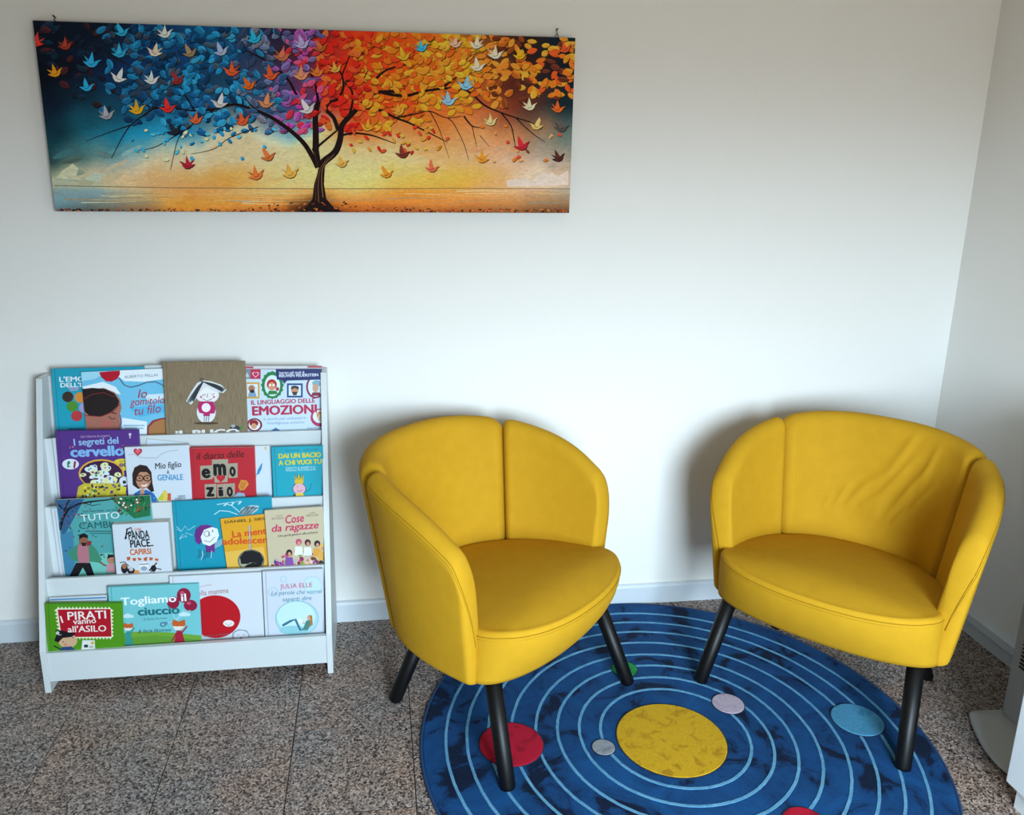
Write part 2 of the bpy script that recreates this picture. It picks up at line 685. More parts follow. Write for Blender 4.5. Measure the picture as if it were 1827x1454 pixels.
def seat_geo():
    NT = 96
    prof = []      # (r scale, mode, value)
    V, Fc = [], []

    def rim(t):
        c, s = math.cos(t), math.sin(t)
        x = .276 * math.copysign(abs(c) ** .92, c)
        y = .062 + (.150 if s < 0 else .37) * math.copysign(abs(s) ** .95, s)
        return x, y

    def zrim(y):
        return .410 - .045 * max(0, y) / .4

    levels = [('top', r) for r in (.0, .25, .5, .7, .82, .9, .95)] + [('edge', a) for a in (0, .25, .5, .75, 1)] + [('side', q) for q in (.15, .4, .65, .88, .97, 1.0)] + [('bot', r) for r in (.9, .5, 0)]
    for md, q in levels:
        for k in range(NT):
            t = 2 * math.pi * k / NT
            x, y = rim(t)
            zr = zrim(y)
            fr = max(0, -math.sin(t)) ** .8
            if md == 'top':
                V.append((x * q, .062 + (y - .062) * q, zrim(.062 + (y - .062) * q) + .026 * (1 - q * q)))
            elif md == 'edge':
                a = q * math.pi / 2
                sc = .962 + .038 * math.sin(a)
                V.append((x * sc, .062 + (y - .062) * sc, zr - .011 + .0135 * math.cos(a)))
            elif md == 'side':
                z = (zr - .014) + (.268 - zr + .014) * q
                bul = .006 * math.sin(math.pi * q)
                ins = .058 * q ** 1.3 * fr + (.012 if q > .99 else 0) - bul * fr
                V.append((x * (1.0 + .012 * q - (.03 if q > .99 else 0)), y + ins, z))
            else:
                ins = .07 * fr
                V.append((x * .97 * q, .10 + (y + ins - .10) * q, .268))
    nl = len(levels)
    for i in range(nl - 1):
        for k in range(NT):
            Fc.append((i * NT + k, (i + 1) * NT + k, (i + 1) * NT + (k + 1) % NT, i * NT + (k + 1) % NT))
    rimpts = []
    for k in range(61):
        t = math.pi * (1.0 + k / 60)
        x, y = rim(t)
        rimpts.append((x * 1.0, .062 + (y - .062) * 1.003, zrim(y) - .0105))
    return V, Fc, rimpts


def armchair(loc, rz, label, folds, feet_world):
    c_, s_ = math.cos(rz), math.sin(rz)
    feet = []
    for (wx, wy, wz), (tx, ty) in feet_world:
        dx, dy = wx - loc[0], wy - loc[1]
        feet.append(((c_ * dx + s_ * dy, -s_ * dx + c_ * dy, wz), (tx, ty)))
    r = tag(empty('armchair', (loc[0], loc[1], 0), rz), label, 'armchair', 'yellow tub armchairs')
    sv, sf, rp = seat_geo()
    bm = bmesh.new()
    vs = [bm.verts.new(v) for v in sv]
    for f in sf:
        bm.faces.new([vs[i] for i in f])
    bmesh.ops.remove_doubles(bm, verts=bm.verts, dist=.0003)
    st = bm_obj('seat', bm, M_YEL, r, smooth=True)
    tube('seam', rp, .0011, M_STITCH, st, 6)
    tube('seam', [(x, y + .0012, z - .008) for x, y, z in rp], .0006, M_STITCH, st, 5)
    panel('backrest', 'centre', 0, .033, r, folds)
    for s in (-1, 1):
        wg, rows, us, ws = panel('wing', 'wing', s, .030, r)
        for frac, rad in ((.955, .0012), (.935, .0007)):
            pts = []
            for i in range(3, len(us) - 1):
                col = rows[i]
                jf = frac * (len(ws) - 1)
                # parametrise by height fraction of outer face
                target = frac
                j = max(k for k in range(len(ws)) if ws[k] <= target)
                j2 = min(j + 1, len(ws) - 1)
                f_ = 0 if ws[j2] == ws[j] else (target - ws[j]) / (ws[j2] - ws[j])
                pts.append(col[j][0].lerp(col[j2][0], f_))
            tube('seam', pts, rad, M_STITCH, wg, 5)
    for (fx, fy, fz), (tx, ty) in feet:
        d = Vector((tx - fx, ty - fy, .275 - fz))
        f0 = Vector((fx, fy, fz))
        pts = [f0 + Vector((0, 0, .0)), f0 + d * .006, f0 + d * .03, f0 + d]
        tube('leg', pts, [.0165, .0185, .0192, .0205], M_LEG, r, 20)
    return r


ATT = ((-.235, .045), (.235, .045), (-.135, .33), (.135, .33))
folds_r = [(.40, .42, .56, .72, 0.0085, 0.020), (.47, .40, .64, .80, 0.0093, 0.020), (.56, .40, .72, .76, 0.0085, 0.020),
           (.33, .40, .40, .56, 0.0059, 0.018), (.65, .42, .80, .70, 0.0076, 0.020), (.53, .66, .62, .94, 0.0068, 0.020), (.70, .62, .76, .92, 0.0051, 0.020),
           (.26, .38, .30, .47, 0.0043, 0.014), (.50, .36, .54, .50, 0.0068, 0.016), (.60, .36, .66, .50, 0.0068, 0.016)]
folds_l = [(.22, .40, .36, .60, 0.0085, 0.018), (.30, .37, .46, .50, 0.0076, 0.016), (.40, .36, .52, .44, 0.0051, 0.014)]
armchair((.448, 1.800), .78, 'yellow tub armchair next to the bookshelf, turned towards the other chair', folds_l,
         list(zip(((.282, 1.610, .0085), (.684, 1.970, .0085), (.028, 1.986, 0), (.345, 2.27, .0085)), ATT)))
armchair((1.088, 1.748), -.815, 'yellow tub armchair in the room corner near the tower fan, with creased backrest', folds_r,
         list(zip(((.891, 1.955, .0085), (1.251, 1.557, .0085), (1.25, 2.215, 0), (1.56, 1.905, 0)), ATT)))


# ------------------------------------------------------------------ tower fan and cabinet by the right wall
M_GREY = mat('grey_plastic', 'b6babc', .45)
M_VENT = mat('black_vent', '141517', .6)
fan = tag(empty('tower_fan', (1.64, 1.58, 0)), 'light grey tower fan on a wide rounded base against the side wall', 'fan')
out = [(-.070, .147), (-.084, .147), (-.092, .138), (-.118, .085), (-.143, .02), (-.153, -.04), (-.148, -.09), (-.11, -.125), (0, -.135), (.08, -.125), (.13, -.10), (.14, -.04), (.14, .05), (.12, .14)]
bm = bmesh.new()
lv = []
for (sc, z) in ((1.0, 0.0), (1.0, .012), (.985, .020), (.93, .026), (.70, .036), (.5, .046)):
    lv.append([bm.verts.new((.01 + (x - .01) * sc, (y + .03) * sc - .03, z)) for x, y in out])
for a, b in zip(lv, lv[1:]):
    for k in range(len(out)):
        bm.faces.new((a[k], a[(k + 1) % len(out)], b[(k + 1) % len(out)], b[k]))
bm.faces.new(lv[0][::-1])
bm.faces.new(lv[-1])
b_ = bm_obj('base', bm, M_GREY, fan, smooth=True)
sub = b_.modifiers.new('sub', 'SUBSURF')
sub.levels = sub.render_levels = 2


def oval(cx, cy, rx, ry, n=28, e=2.6):
    r_ = []
    for k in range(n):
        t = 2 * math.pi * k / n
        c, s_ = math.cos(t), math.sin(t)
        r_.append((cx + rx * math.copysign(abs(c) ** (2 / e), c), cy + ry * math.copysign(abs(s_) ** (2 / e), s_)))
    return r_


bm = bmesh.new()
lv = []
for (sc, z) in ((.80, .036), (.98, .040), (1.0, .05), (1.0, .80), (.97, .83), (.8, .84)):
    lv.append([bm.verts.new((x * sc + .055, y * sc + .055, z)) for x, y in oval(0, 0, .085, .085)])
for a, b in zip(lv, lv[1:]):
    for k in range(28):
        bm.faces.new((a[k], a[(k + 1) % 28], b[(k + 1) % 28], b[k]))
bm.faces.new(lv[0][::-1])
bm.faces.new(lv[-1])
bm_obj('column', bm, M_GREY, fan, smooth=False)
for k in range(26):
    z = .20 + k * .0105
    pts = [(x + .055, y + .055, z) for x, y in oval(0, 0, .0862, .0862, 48)]
    pts = [p for p in pts if p[1] < .075 and p[0] < .10]
    pts.sort(key=lambda p: math.atan2(p[1] - .055, p[0] - .055) % (2 * math.pi))
    tube('vent_slat', pts, .0028, M_VENT, fan, 5)

M_CAB = mat('white_laminate', 'e6ebef', .35)
cab = tag(empty('storage_cabinet', (1.62, 1.10, 0)), 'white cabinet on a recessed plinth, cut off by the picture edge', 'cabinet')
box('carcass', -.202, .222, -.33, .332, .062, .80, M_CAB, cab, bev=.002)
box('plinth', -.182, .222, -.31, .318, 0, .062, M_CAB, cab)

# ------------------------------------------------------------------ picture-book shelf
M_SHELF = mat('white_shelf_board', 'ccd2d3', .38)
SXL, SXR, PT = -.928, -.145, .016
SF = 2.127
shelf = tag(empty('book_display_shelf', ((SXL + SXR) / 2, (SF + YB) / 2, 0)), 'white tiered display shelf for picture books standing against the wall', 'bookshelf')
OX, OY = (SXL + SXR) / 2, (SF + YB) / 2
YBK = YB - .013
prof = [(SF, 0), (SF, .128), (YB - .075, .842), (YBK, .842), (YBK, 0), (YBK - .06, 0), (YBK - .06, .03), (SF + .05, .03), (SF + .035, 0)]
prof = [(SF, 0), (SF, .128), (YB - .075, .842), (YBK, .842), (YBK, 0)]
for x0 in (SXL, SXR - PT):
    prism('side_panel', [(y - OY, z) for y, z in prof], 'x', x0 - OX, x0 + PT - OX, M_SHELF, shelf, bev=.001)
LIPS = [(SF + .004, .120), (2.190, .312), (2.245, .500), (2.300, .680)]
xa, xb = SXL + PT - OX, SXR - PT - OX
box('front_board', xa, xb, LIPS[0][0] - OY, LIPS[0][0] + .014 - OY, .032, .120, M_SHELF, shelf, bev=.001)
box('bottom_board', xa, xb, SF + .02 - OY, YBK - OY, .046, .060, M_SHELF, shelf)
box('back_board', xa, xb, YBK - .006 - OY, YBK - OY, .05, .84, M_SHELF, shelf)
for k in range(3):
    (y0, z0), (y1, z1) = LIPS[k], LIPS[k + 1]
    a = (y0 + .052, z0 - .058)
    b = (y1, z1)
    th = .010
    d = Vector((0, b[0] - a[0], b[1] - a[1])).normalized()
    nrm = Vector((0, d.z, -d.y)) * th
    pr = [(a[0], a[1]), (b[0], b[1]), (b[0] + nrm.y, b[1] + nrm.z), (a[0] + nrm.y, a[1] + nrm.z)]
    prism('tier_panel', [(y - OY, z) for y, z in pr], 'x', xa, xb, M_SHELF, shelf, bev=.0008)
    box('tier_floor', xa, xb, b[0] + .010 - OY, b[0] + .07 - OY, b[1] - .066, b[1] - .058, M_SHELF, shelf)
a, b = (LIPS[3][0] + .05, LIPS[3][1] - .058), (YB - .030, .838)
prism('tier_panel', [(a[0] - OY, a[1]), (b[0] - OY, b[1]), (b[0] + .008 - OY, b[1]), (a[0] + .008 - OY, a[1])], 'x', xa, xb, M_SHELF, shelf, bev=.0008)

# ------------------------------------------------------------------ flat print on covers and canvas
def clip_poly(P, x0, x1, z0, z1):
    def cut(P, inside, inter):
        out_ = []
        for i in range(len(P)):
            a, b = P[i - 1], P[i]
            ia, ib = inside(a), inside(b)
            if ib:
                if not ia:
                    out_.append(inter(a, b))
                out_.append(b)
            elif ia:
                out_.append(inter(a, b))
        return out_

    def ix(v):
        return lambda a, b: (v, a[1] + (b[1] - a[1]) * (v - a[0]) / (b[0] - a[0]))

    def iz(v):
        return lambda a, b: (a[0] + (b[0] - a[0]) * (v - a[1]) / (b[1] - a[1]), v)
    for ins, it in ((lambda p: p[0] >= x0, ix(x0)), (lambda p: p[0] <= x1, ix(x1)), (lambda p: p[1] >= z0, iz(z0)), (lambda p: p[1] <= z1, iz(z1))):
        if P:
            P = cut(P, ins, it)
    return P


def smooth_pts(P, k=4):
    out_ = []
    for i in range(len(P) - 1):
        p0, p1, p2, p3 = [np.array(P[max(0, min(len(P) - 1, i + d))]) for d in (-1, 0, 1, 2)]
        for s_ in range(k):
            t = s_ / k
            out_.append(tuple(.5 * (2 * p1 + (p2 - p0) * t + (2 * p0 - 5 * p1 + 4 * p2 - p3) * t * t + (3 * p1 - p0 - 3 * p2 + p3) * t ** 3)))
    return out_ + [P[-1]]


FONT_CACHE = {}


def text_mesh(s, bold=0.0, shear=0.0):
    key = (s, bold, shear)
    if key in FONT_CACHE:
        return FONT_CACHE[key]
    cu = bpy.data.curves.new('t', 'FONT')
    cu.body = s
    cu.resolution_u = 3
    cu.shear = shear
    cu.fill_mode = 'FRONT'
    ob = bpy.data.objects.new('t', cu)
    me = bpy.data.meshes.new_from_object(ob)
    V = [(v.co.x, v.co.y, 0.0) for v in me.vertices]
    Fc = [tuple(p.vertices) for p in me.polygons]
    bpy.data.objects.remove(ob)
    bpy.data.meshes.remove(me)
    bpy.data.curves.remove(cu)
    if bold:
        V0, F0 = V, Fc
        V, Fc = [], []
        for dx, dy in ((-bold, 0), (bold, 0), (0, bold * .6), (0, -bold * .6), (-bold * .6, bold * .5), (bold * .6, bold * .5)):
            b0 = len(V)
            V = V + [(x + dx, y + dy, .000012 * (len(V) // len(V0))) for x, y, _ in V0]
            Fc = Fc + [tuple(i + b0 for i in f) for f in F0]
    FONT_CACHE[key] = (V, Fc)
    return V, Fc


class Art:
    """vector print laid on a real flat face; pts are photo measurements brought onto that face"""
    def __init__(self, root, wm, p, nrm, rect, step=.00005, base=.0003):
        self.root, self.inv, self.p, self.n = root, wm.inverted(), np.array(p), np.array(nrm)
        self.rect, self.step = rect, step
        self.base = base
        self.V, self.F, self.C = [], [], []
        self.bb = np.zeros((8192, 4))
        self.lay = np.zeros(8192)
        self.nb = 0
        self.gain = 1.0

    def depth(self, P):
        """stacking height of a print layer: just above whatever it overlaps"""
        x0, x1 = min(q[0] for q in P), max(q[0] for q in P)
        z0, z1_ = min(q[1] for q in P), max(q[1] for q in P)
        B = self.bb[:self.nb]
        hit = (B[:, 0] < x1) & (B[:, 1] > x0) & (B[:, 2] < z1_) & (B[:, 3] > z0)
        k = 1 + (self.lay[:self.nb][hit].max() if hit.any() else 0)
        self.bb[self.nb] = (x0, x1, z0, z1_)
        self.lay[self.nb] = k
        self.nb += 1
        return -self.base - self.step * k

    def loc(self, u):
        q = self.inv @ Vector(on_plane(u, self.p, self.n))
        return (q.x, q.z)

    def raw(self, P, col):
        P = clip_poly(P, *self.rect)
        if len(P) < 3:
            return
        y = self.depth(P)
        b = len(self.V)
        self.V += [(x, y, z) for x, z in P]
        self.F.append(tuple(range(b, b + len(P))))
        self.C.append(self.tone(lin(col)))

    def tone(self, c):
        f = min(self.gain, .9 / max(max(c), 1e-4)) if self.gain > 1 else 1.0
        return tuple(v_ * f for v_ in c) + (1,)

    def poly(self, pts, col):
        self.raw([self.loc(u) for u in pts], col)

    def ell(self, c, rx, ry, col, rot=0.0, n=20):
        cr, sr = math.cos(rot), math.sin(rot)
        self.poly([(c[0] + rx * math.cos(t) * cr - ry * math.sin(t) * sr, c[1] + rx * math.cos(t) * sr + ry * math.sin(t) * cr)
                   for t in [2 * math.pi * k / n for k in range(n)]], col)

    def ring(self, c, rx, ry, wd, col, n=28):
        pts = [(c[0] + rx * math.cos(2 * math.pi * k / n), c[1] + ry * math.sin(2 * math.pi * k / n)) for k in range(n + 1)]
        self.line(pts, wd, col)

    def line(self, pts, wd, col, wd2=None):
        """tapered stroke, as one strip"""
        wd2 = wd if wd2 is None else wd2
        P = [np.array(self.loc(u)) for u in pts]
        s = .0016
        y = self.depth([(q[0], q[1]) for q in P] + [(q[0] + .002, q[1] + .002) for q in P])
        b = len(self.V)
        N = len(P)
        for i in range(N):
            d = P[min(i + 1, N - 1)] - P[max(i - 1, 0)]
            d = d / (np.linalg.norm(d) + 1e-9)
            nn = np.array([-d[1], d[0]]) * (wd + (wd2 - wd) * i / max(1, N - 1)) * s / 2
            for sg in (1, -1):
                q = P[i] + nn * sg
                self.V.append((min(max(q[0], self.rect[0]), self.rect[1]), y, min(max(q[1], self.rect[2]), self.rect[3])))
        for i in range(N - 1):
            self.F.append((b + 2 * i, b + 2 * i + 1, b + 2 * i + 3, b + 2 * i + 2))
            self.C.append(self.tone(lin(col)))

    def flush(self, name='cover_art', m=None):
        if not self.F:
            return None
        o = mesh_obj(name, self.V, self.F, None, self.root)
        me = o.data
        me.materials.append(m or print_mat())
        at = me.attributes.new('ink', 'FLOAT_COLOR', 'FACE')
        at.data.foreach_set('color', [c for f in self.C for c in f])
        self.V, self.F, self.C = [], [], []
        return o

    def text(self, s, p0, p1, h, col, bold=0.0, shear=0.0, name='lettering'):
        """baseline from p0 to p1, tallest letter h high"""
        V, Fc = text_mesh(s, bold, shear)
        xs = [v[0] for v in V]
        ys = [v[1] for v in V]
        x0, x1, ym = min(xs), max(xs), max(ys)
        a, b = np.array(self.loc(p0)), np.array(self.loc(p1))
        ex = (b - a) / np.linalg.norm(b - a)
        ez = np.array([-ex[1], ex[0]])
        sx = np.linalg.norm(b - a) / (x1 - x0)
        sz = h * .0016 / ym
        Q = [a + ex * (vx - x0) * sx + ez * vy * sz for vx, vy, _ in V]
        y = self.depth(Q) - .00005
        VV = [(q[0], y - v_[2], q[1]) for q, v_ in zip(Q, V)]
        o = mesh_obj(name, VV, Fc, mat('ink_' + col, col, .45, spec=.3), self.root)
        return o


# ------------------------------------------------------------------ books
M_PAGE = mat('page_edges', 'd9d6cd', .8, vary=(300, 'bdb8ac', .5))


def book(row, off, alpha, TL, TR, colour, label, th=.009, hard=True, spine=True, texture=None, rear=None, drop=.050, bevel=0.0):
    """book leaning in its pocket; returns (root, art)"""
    yk, zk = LIPS[row]
    al = math.radians(alpha)
    p = np.array([0, yk + off, zk])
    n = np.array([0, -math.cos(al), math.sin(al)])
    a, b = on_plane(TL, p, n), on_plane(TR, p, n)
    base_t = np.array([0, math.sin(al), math.cos(al)])
    e = b - a
    wdt = float(np.linalg.norm(e))
    roll = math.atan2(float(np.dot(e, base_t)), float(e[0]))
    c_top = (a + b) / 2
    hgt = float((np.dot(c_top - p, base_t)) + drop)
    R_ = Matrix.Rotation(-al, 4, 'X') @ Matrix.Rotation(-roll, 4, 'Y')
    up = R_ @ Vector((0, 0, 1))
    o = Vector(c_top) - up * hgt
    r = bpy.data.objects.new('picture_book', None)
    r.empty_display_size = .03
    link(r)
    wm = Matrix.Translation(o) @ R_
    r.matrix_world = wm
    tag(r, label, 'book', 'books on the display shelf')
    hw_ = wdt / 2
    cm = texture or mat('cover_' + colour, colour, .42, spec=.35)
    ct = .0022 if hard else .0006
    rm = mat('cover_' + rear, rear, .42) if rear else cm
    box('front_cover', -hw_, hw_, 0, ct, 0, hgt, cm, r, bev=bevel or ct * .3)
    box('back_cover', -hw_, hw_, th - ct, th, 0, hgt, rm, r, bev=ct * .3)
    ins = .003 if hard else .0
    box('page_block', -hw_ + .001, hw_ - ins, ct, th - ct, ins, hgt - ins, M_PAGE, r)
    if spine:
        box('spine', -hw_ - .0004, -hw_ + .0012, ct * .5, th - ct * .5, 0, hgt, cm, r)
    if hard and colour != 'none':  # flat strip; shade of the hinge groove put into its darker colour
        Vg = [(-hw_ + .008, -.0002, .001), (-hw_ + .0095, -.0002, .001), (-hw_ + .0095, -.0002, hgt - .001), (-hw_ + .008, -.0002, hgt - .001)]
        mesh_obj('hinge_shade', Vg, [(0, 1, 2, 3)], mat('groove_shade_' + colour, tuple(x * .72 for x in [int(colour[i:i + 2], 16) / 255 for i in (0, 2, 4)]), .6), r)
    return r, Art(r, wm, p, n, (-hw_, hw_, 0, hgt))


def heart(A, c, s, col):
    A.poly([(c[0] + s * .058 * (16 * math.sin(t) ** 3), c[1] - s * .058 * (13 * math.cos(t) - 5 * math.cos(2 * t) - 2 * math.cos(3 * t) - math.cos(4 * t)))
            for t in [2 * math.pi * k / 26 for k in range(26)]], col)


def rect(A, x0, y0, x1, y1, col):
    A.poly([(x0, y0), (x1, y0), (x1, y1), (x0, y1)], col)


def wob(pts, k, amp):
    return [(x + rnd.uniform(-amp, amp), y + rnd.uniform(-amp, amp)) for x, y in pts for _ in range(k)]


def kraft():
    m = mat('kraft_cover', '8a7355', .85, spec=.15)
    n_ = m.node_tree
    b = n_.nodes['Principled BSDF']
    t = n_.nodes.new('ShaderNodeTexCoord')
    mpn = n_.nodes.new('ShaderNodeMapping')
    mpn.inputs['Scale'].default_value = (600, 600, 30)
    nz = n_.nodes.new('ShaderNodeTexNoise')
    nz.inputs['Scale'].default_value = 1
    r_ = n_.nodes.new('ShaderNodeValToRGB')
    r_.color_ramp.elements[0].color = lin('74654d') + (1,)
    r_.color_ramp.elements[0].position = .3
    r_.color_ramp.elements[1].color = lin('93826a') + (1,)
    r_.color_ramp.elements[1].position = .7
    n_.links.new(t.outputs['Object'], mpn.inputs[0])
    n_.links.new(mpn.outputs[0], nz.inputs['Vector'])
    n_.links.new(nz.outputs[0], r_.inputs[0])
    n_.links.new(r_.outputs[0], b.inputs['Base Color'])
    return m


# ---- top row
_, A = book(3, .040, 7, (258, 652), (300, 651), 'd0d5da', 'white book mostly hidden between the pale blue cover and the brown cover', th=.006, hard=False)
_, A = book(3, .033, 7, (91, 658), (257, 654), '1e9bb4', 'turquoise hardcover with coloured dots, leftmost on the top row', th=.007)
A.text("L'EMO", (106, 681), (152, 680), 9, 'e6eef2', .03)
A.text("DELL'IS", (108, 691), (152, 690), 8, 'e6eef2', .03)
A.poly([(120, 690), (142, 690), (139, 697), (126, 698)], '8d9cc0')
for c, col in (((121, 708), '3c2c24'), ((143, 709), 'd78a3a'), ((129, 725), '4c8c2e'), ((137, 742), 'b93a40'), ((151, 727), '9d9ac4')):
    A.ell(c, 10, 9.5, col)
rect(A, 122, 764, 150, 767, '146d84')
A.flush()
_, A = book(3, .024, 7, (144, 664), (297, 657), '6fbfe0', 'pale blue picture book with a dark haired face and handwritten red title', th=.005, hard=False)
for pts, col in (([(146, 664), (192, 661), (170, 676), (146, 680)], '9fd6ea'), ([(205, 661), (292, 657), (293, 676), (258, 681), (222, 680), (212, 672)], 'e4eef4'),
                 ([(258, 704), (296, 702), (297, 712), (264, 716)], 'cfe6f2'), ([(146, 690), (184, 681), (206, 690), (216, 704), (200, 700), (150, 694)], 'e6eef4'),
                 ([(218, 745), (262, 752), (262, 775), (218, 775)], 'e0edf5'), ([(230, 728), (290, 722), (296, 735), (250, 744)], '4fb4de')):
    A.poly(pts, col)
A.poly([(177, 664), (214, 661), (214, 668), (209, 676), (199, 681), (189, 680), (181, 673)], 'b3122a')
A.line([(212, 674), (222, 687), (233, 691), (246, 688), (262, 682), (278, 681), (290, 687), (296, 694)], 1.6, '46506e')
A.poly([(148, 700), (160, 695), (185, 692), (205, 700), (214, 712), (217, 728), (213, 742), (215, 760), (214, 775), (156, 775), (150, 735)], 'a56a5a')
A.poly([(147, 694), (165, 692), (188, 694), (204, 702), (213, 716), (210, 724), (200, 734), (182, 742), (160, 742), (151, 734)], '201718')
A.line([(150, 712), (163, 704), (184, 700), (204, 708)], 1.0, '8a2a2c')
A.line([(151, 741), (180, 743), (203, 734), (214, 720)], 1.4, '7d1a26')
A.line([(214, 740), (216, 752), (214, 764)], 1.6, '8d1c34')
A.ell((190, 756), 9, 7, 'b4635a')
A.line([(194, 743), (200, 748), (206, 746)], 1.3, '2c1816')
A.line([(199, 736), (208, 738)], 1.6, '2c1816')
A.poly([(262, 775), (263, 760), (272, 750), (286, 746), (297, 745), (298, 775)], '8f2f3a')
A.poly([(265, 775), (266, 762), (275, 753), (288, 748), (297, 748), (298, 775)], 'a87446')
A.text('ALBERTO PELLAI', (222, 675), (281, 671), 4.6, '4f6f86')
A.text('Io', (246, 710), (263, 709), 15, 'b02a44', .0, .3)
A.text('gomitolo', (232, 724), (294, 719), 13, 'b02a44', .0, .3)
A.text('tu filo', (241, 741), (288, 735), 15, 'b02a44', .0, .3)
rect(A, 220, 758, 258, 760, '7fb0cc')
rect(A, 222, 763, 256, 765, '7fb0cc')
A.flush()
_, A = book(3, .032, 7, (438, 653), (574, 653), 'd2d0d4', 'white cover edge with red and blue strips peeking above the framed faces cover', th=.006, hard=False)
rect(A, 438, 654, 452, 657, 'b23a50')
A.flush()
rect(A, 549, 653, 577, 656, 'b23a50')
A.flush()
_, A = book(3, .022, 7, (432, 659), (574, 658), 'c3d6e4', 'light blue cover with faces in picture frames and big crimson title', th=.006, hard=False)
rect(A, 436, 659, 447, 676, '7d8790')
rect(A, 447, 659, 465, 676, 'b6284c')
heart(A, (456, 668), 6.5, 'e8c6d2')
heart(A, (456, 668), 4.6, 'b6284c')
A.text('6', (439, 673), (444, 673), 8, 'dfe6ea', .02)
A.ell((486, 687), 19, 24, '1d7a40')
for k in range(16):
    t = 2 * math.pi * k / 16
    A.ell((486 + 18.5 * math.cos(t), 687 + 23 * math.sin(t)), 2.2, 2.2, '1d7a40', n=8)
A.ell((486, 688), 14, 19, 'd3e6ee')
A.ell((485, 686), 9, 9.5, 'b4202c')
A.ell((485, 689), 6.5, 7.5, 'cf8d6a')
A.ell((482, 687), 2, 2.4, 'eeeeee', n=10)
A.ell((488, 687), 2, 2.4, 'eeeeee', n=10)
A.ell((495, 694), 3, 3.5, 'b4202c', n=10)
A.poly([(477, 704), (480, 697), (493, 697), (496, 703)], '2c7a3c')
rect(A, 440, 682, 463, 711, 'cf9c3c')
rect(A, 441, 685, 460, 708, 'd6e4ee')
A.ell((449, 693), 6, 6, 'b07458')
A.poly([(442, 708), (445, 698), (455, 698), (458, 708)], '7d9cb8')
A.ell((450, 698), 4, 3, '2a1c20')
rect(A, 512, 684, 540, 709, '20407c')
rect(A, 515, 687, 537, 706, 'cfe0ea')
A.ell((526, 696), 6.5, 7, 'c08a68')
A.poly([(519, 695), (520, 689), (527, 688), (533, 690), (533, 695), (526, 692)], '2c2430')
A.poly([(521, 699), (531, 699), (529, 705), (523, 705)], '4c2c2c')
A.ell((563, 690), 17, 21, '8c2456')
A.ell((563, 690), 13.5, 17.5, 'd3e2ee')
A.ell((565, 684), 8, 6, '7aa6bc')
A.ell((563, 692), 5.5, 8, 'c49a84')
A.poly([(555, 706), (558, 700), (570, 700), (574, 706)], '7c2438')
A.poly([(492, 658), (576, 657), (577, 677), (512, 679), (507, 685), (504, 678), (494, 677)], '1d2c66')
A.text('Ispirato agli studi di', (498, 667), (543, 666), 4.5, 'dfe6f2', .01)
A.text('REUVEN FEUERSTEIN', (498, 673), (568, 671), 5.2, 'dfe6f2', .03)
A.text('IL LINGUAGGIO DELLE', (448, 722), (562, 718), 8, 'b2284c', .03)
A.text('EMOZIONI', (450, 741), (566, 737), 16.5, 'b2204a', .045)
A.ell((571, 745), 17, 16, 'b2285c')
A.ell((571, 743), 13, 12, 'dce6ee')
A.ell((571, 741), 6, 7, 'd08848')
A.ell((571, 745), 4.5, 6, 'd8b49a')
A.flush()
A.ell((454, 758), 14, 12, '7c2030')
A.ell((454, 758), 10.5, 9.5, 'd6dde4')
A.ell((453, 755), 8, 6, '8c1c28')
A.ell((453, 760), 5, 5, 'cc9470')
A.text('6 storie per sviluppare', (470, 750), (546, 747), 4.5, '7590b4', 0, .3)
A.text("l'intelligenza emotiva", (476, 757), (543, 755), 4.5, '7590b4', 0, .3)
A.text('Serena Rubini', (548, 765), (572, 764), 3, '3c4c66')
A.poly([(482, 769), (492, 763), (502, 769)], '3a6a9c')
A.flush()
_, A = book(3, .013, 7, (290, 646), (437, 644), '8a7355', 'brown kraft hardcover with a drawn girl in a pink dress, tallest on the top row', th=.008, texture=kraft())
hx, hy = 369, 704
A.ell((368, 735), 17, 20, 'dfe2e6')
A.ell((370, 704), 21, 16, 'dfe2e6')
A.ell((370, 704), 17.5, 13, 'eceae8')
A.poly([(364, 678), (352, 683), (341, 699), (332, 716), (341, 722), (348, 714), (357, 700), (367, 690)], 'd8dce0')
A.poly([(360, 678), (376, 680), (394, 686), (404, 695), (399, 701), (384, 699), (370, 692)], 'd8dce0')
for k in range(18):
    f = k / 17
    cc = rnd.choice(('1c1e22', '2c3036', '3a3e44', '50555c'))
    A.line(smooth_pts([(363, 681), (354 + 4 * f, 688 + 3 * f), (344 + 8 * f, 702 + f), (334 + 12 * f, 719 - 3 * f + rnd.uniform(-3, 1))], 3), 1.0, cc, .8)
    cc = rnd.choice(('1c1e22', '2c3036', '3a3e44', '50555c'))
    A.line(smooth_pts([(363, 681), (374, 683 + 4 * f), (388, 687 + 7 * f), (402 - 5 * f + rnd.uniform(-2, 1), 694 + 5 * f)], 3), 1.0, cc, .8)
for dx in (-3, 0, 3):
    A.line([(361 + dx * .3, 683), (360 + dx, 674)], .9, '2c3034')
A.line([(361, 703), (364, 706), (367, 703)], .8, '3a3e44')
A.line([(377, 702), (380, 705), (383, 701)], .8, '3a3e44')
A.line([(371, 702), (369, 709), (372, 708)], .8, '3a3e44')
A.line([(362, 711), (370, 715), (379, 711)], .9, '3a3e44')
A.ell((359, 708), 2.2, 2, 'd86a8c', n=10)
A.ell((382, 708), 2.2, 2, 'd86a8c', n=10)
A.poly([(356, 716), (380, 716), (385, 728), (383, 737), (374, 738), (375, 742), (363, 742), (364, 738), (356, 736), (353, 728)], 'b41f66')
A.ell((368, 727), 8, 8, 'ece6ea')
for x in (365, 369, 373):
    A.line([(x, 742), (x - .5, 752)], .9, '35383c')
A.ell((368, 755), 22, 2.2, '4a3826')
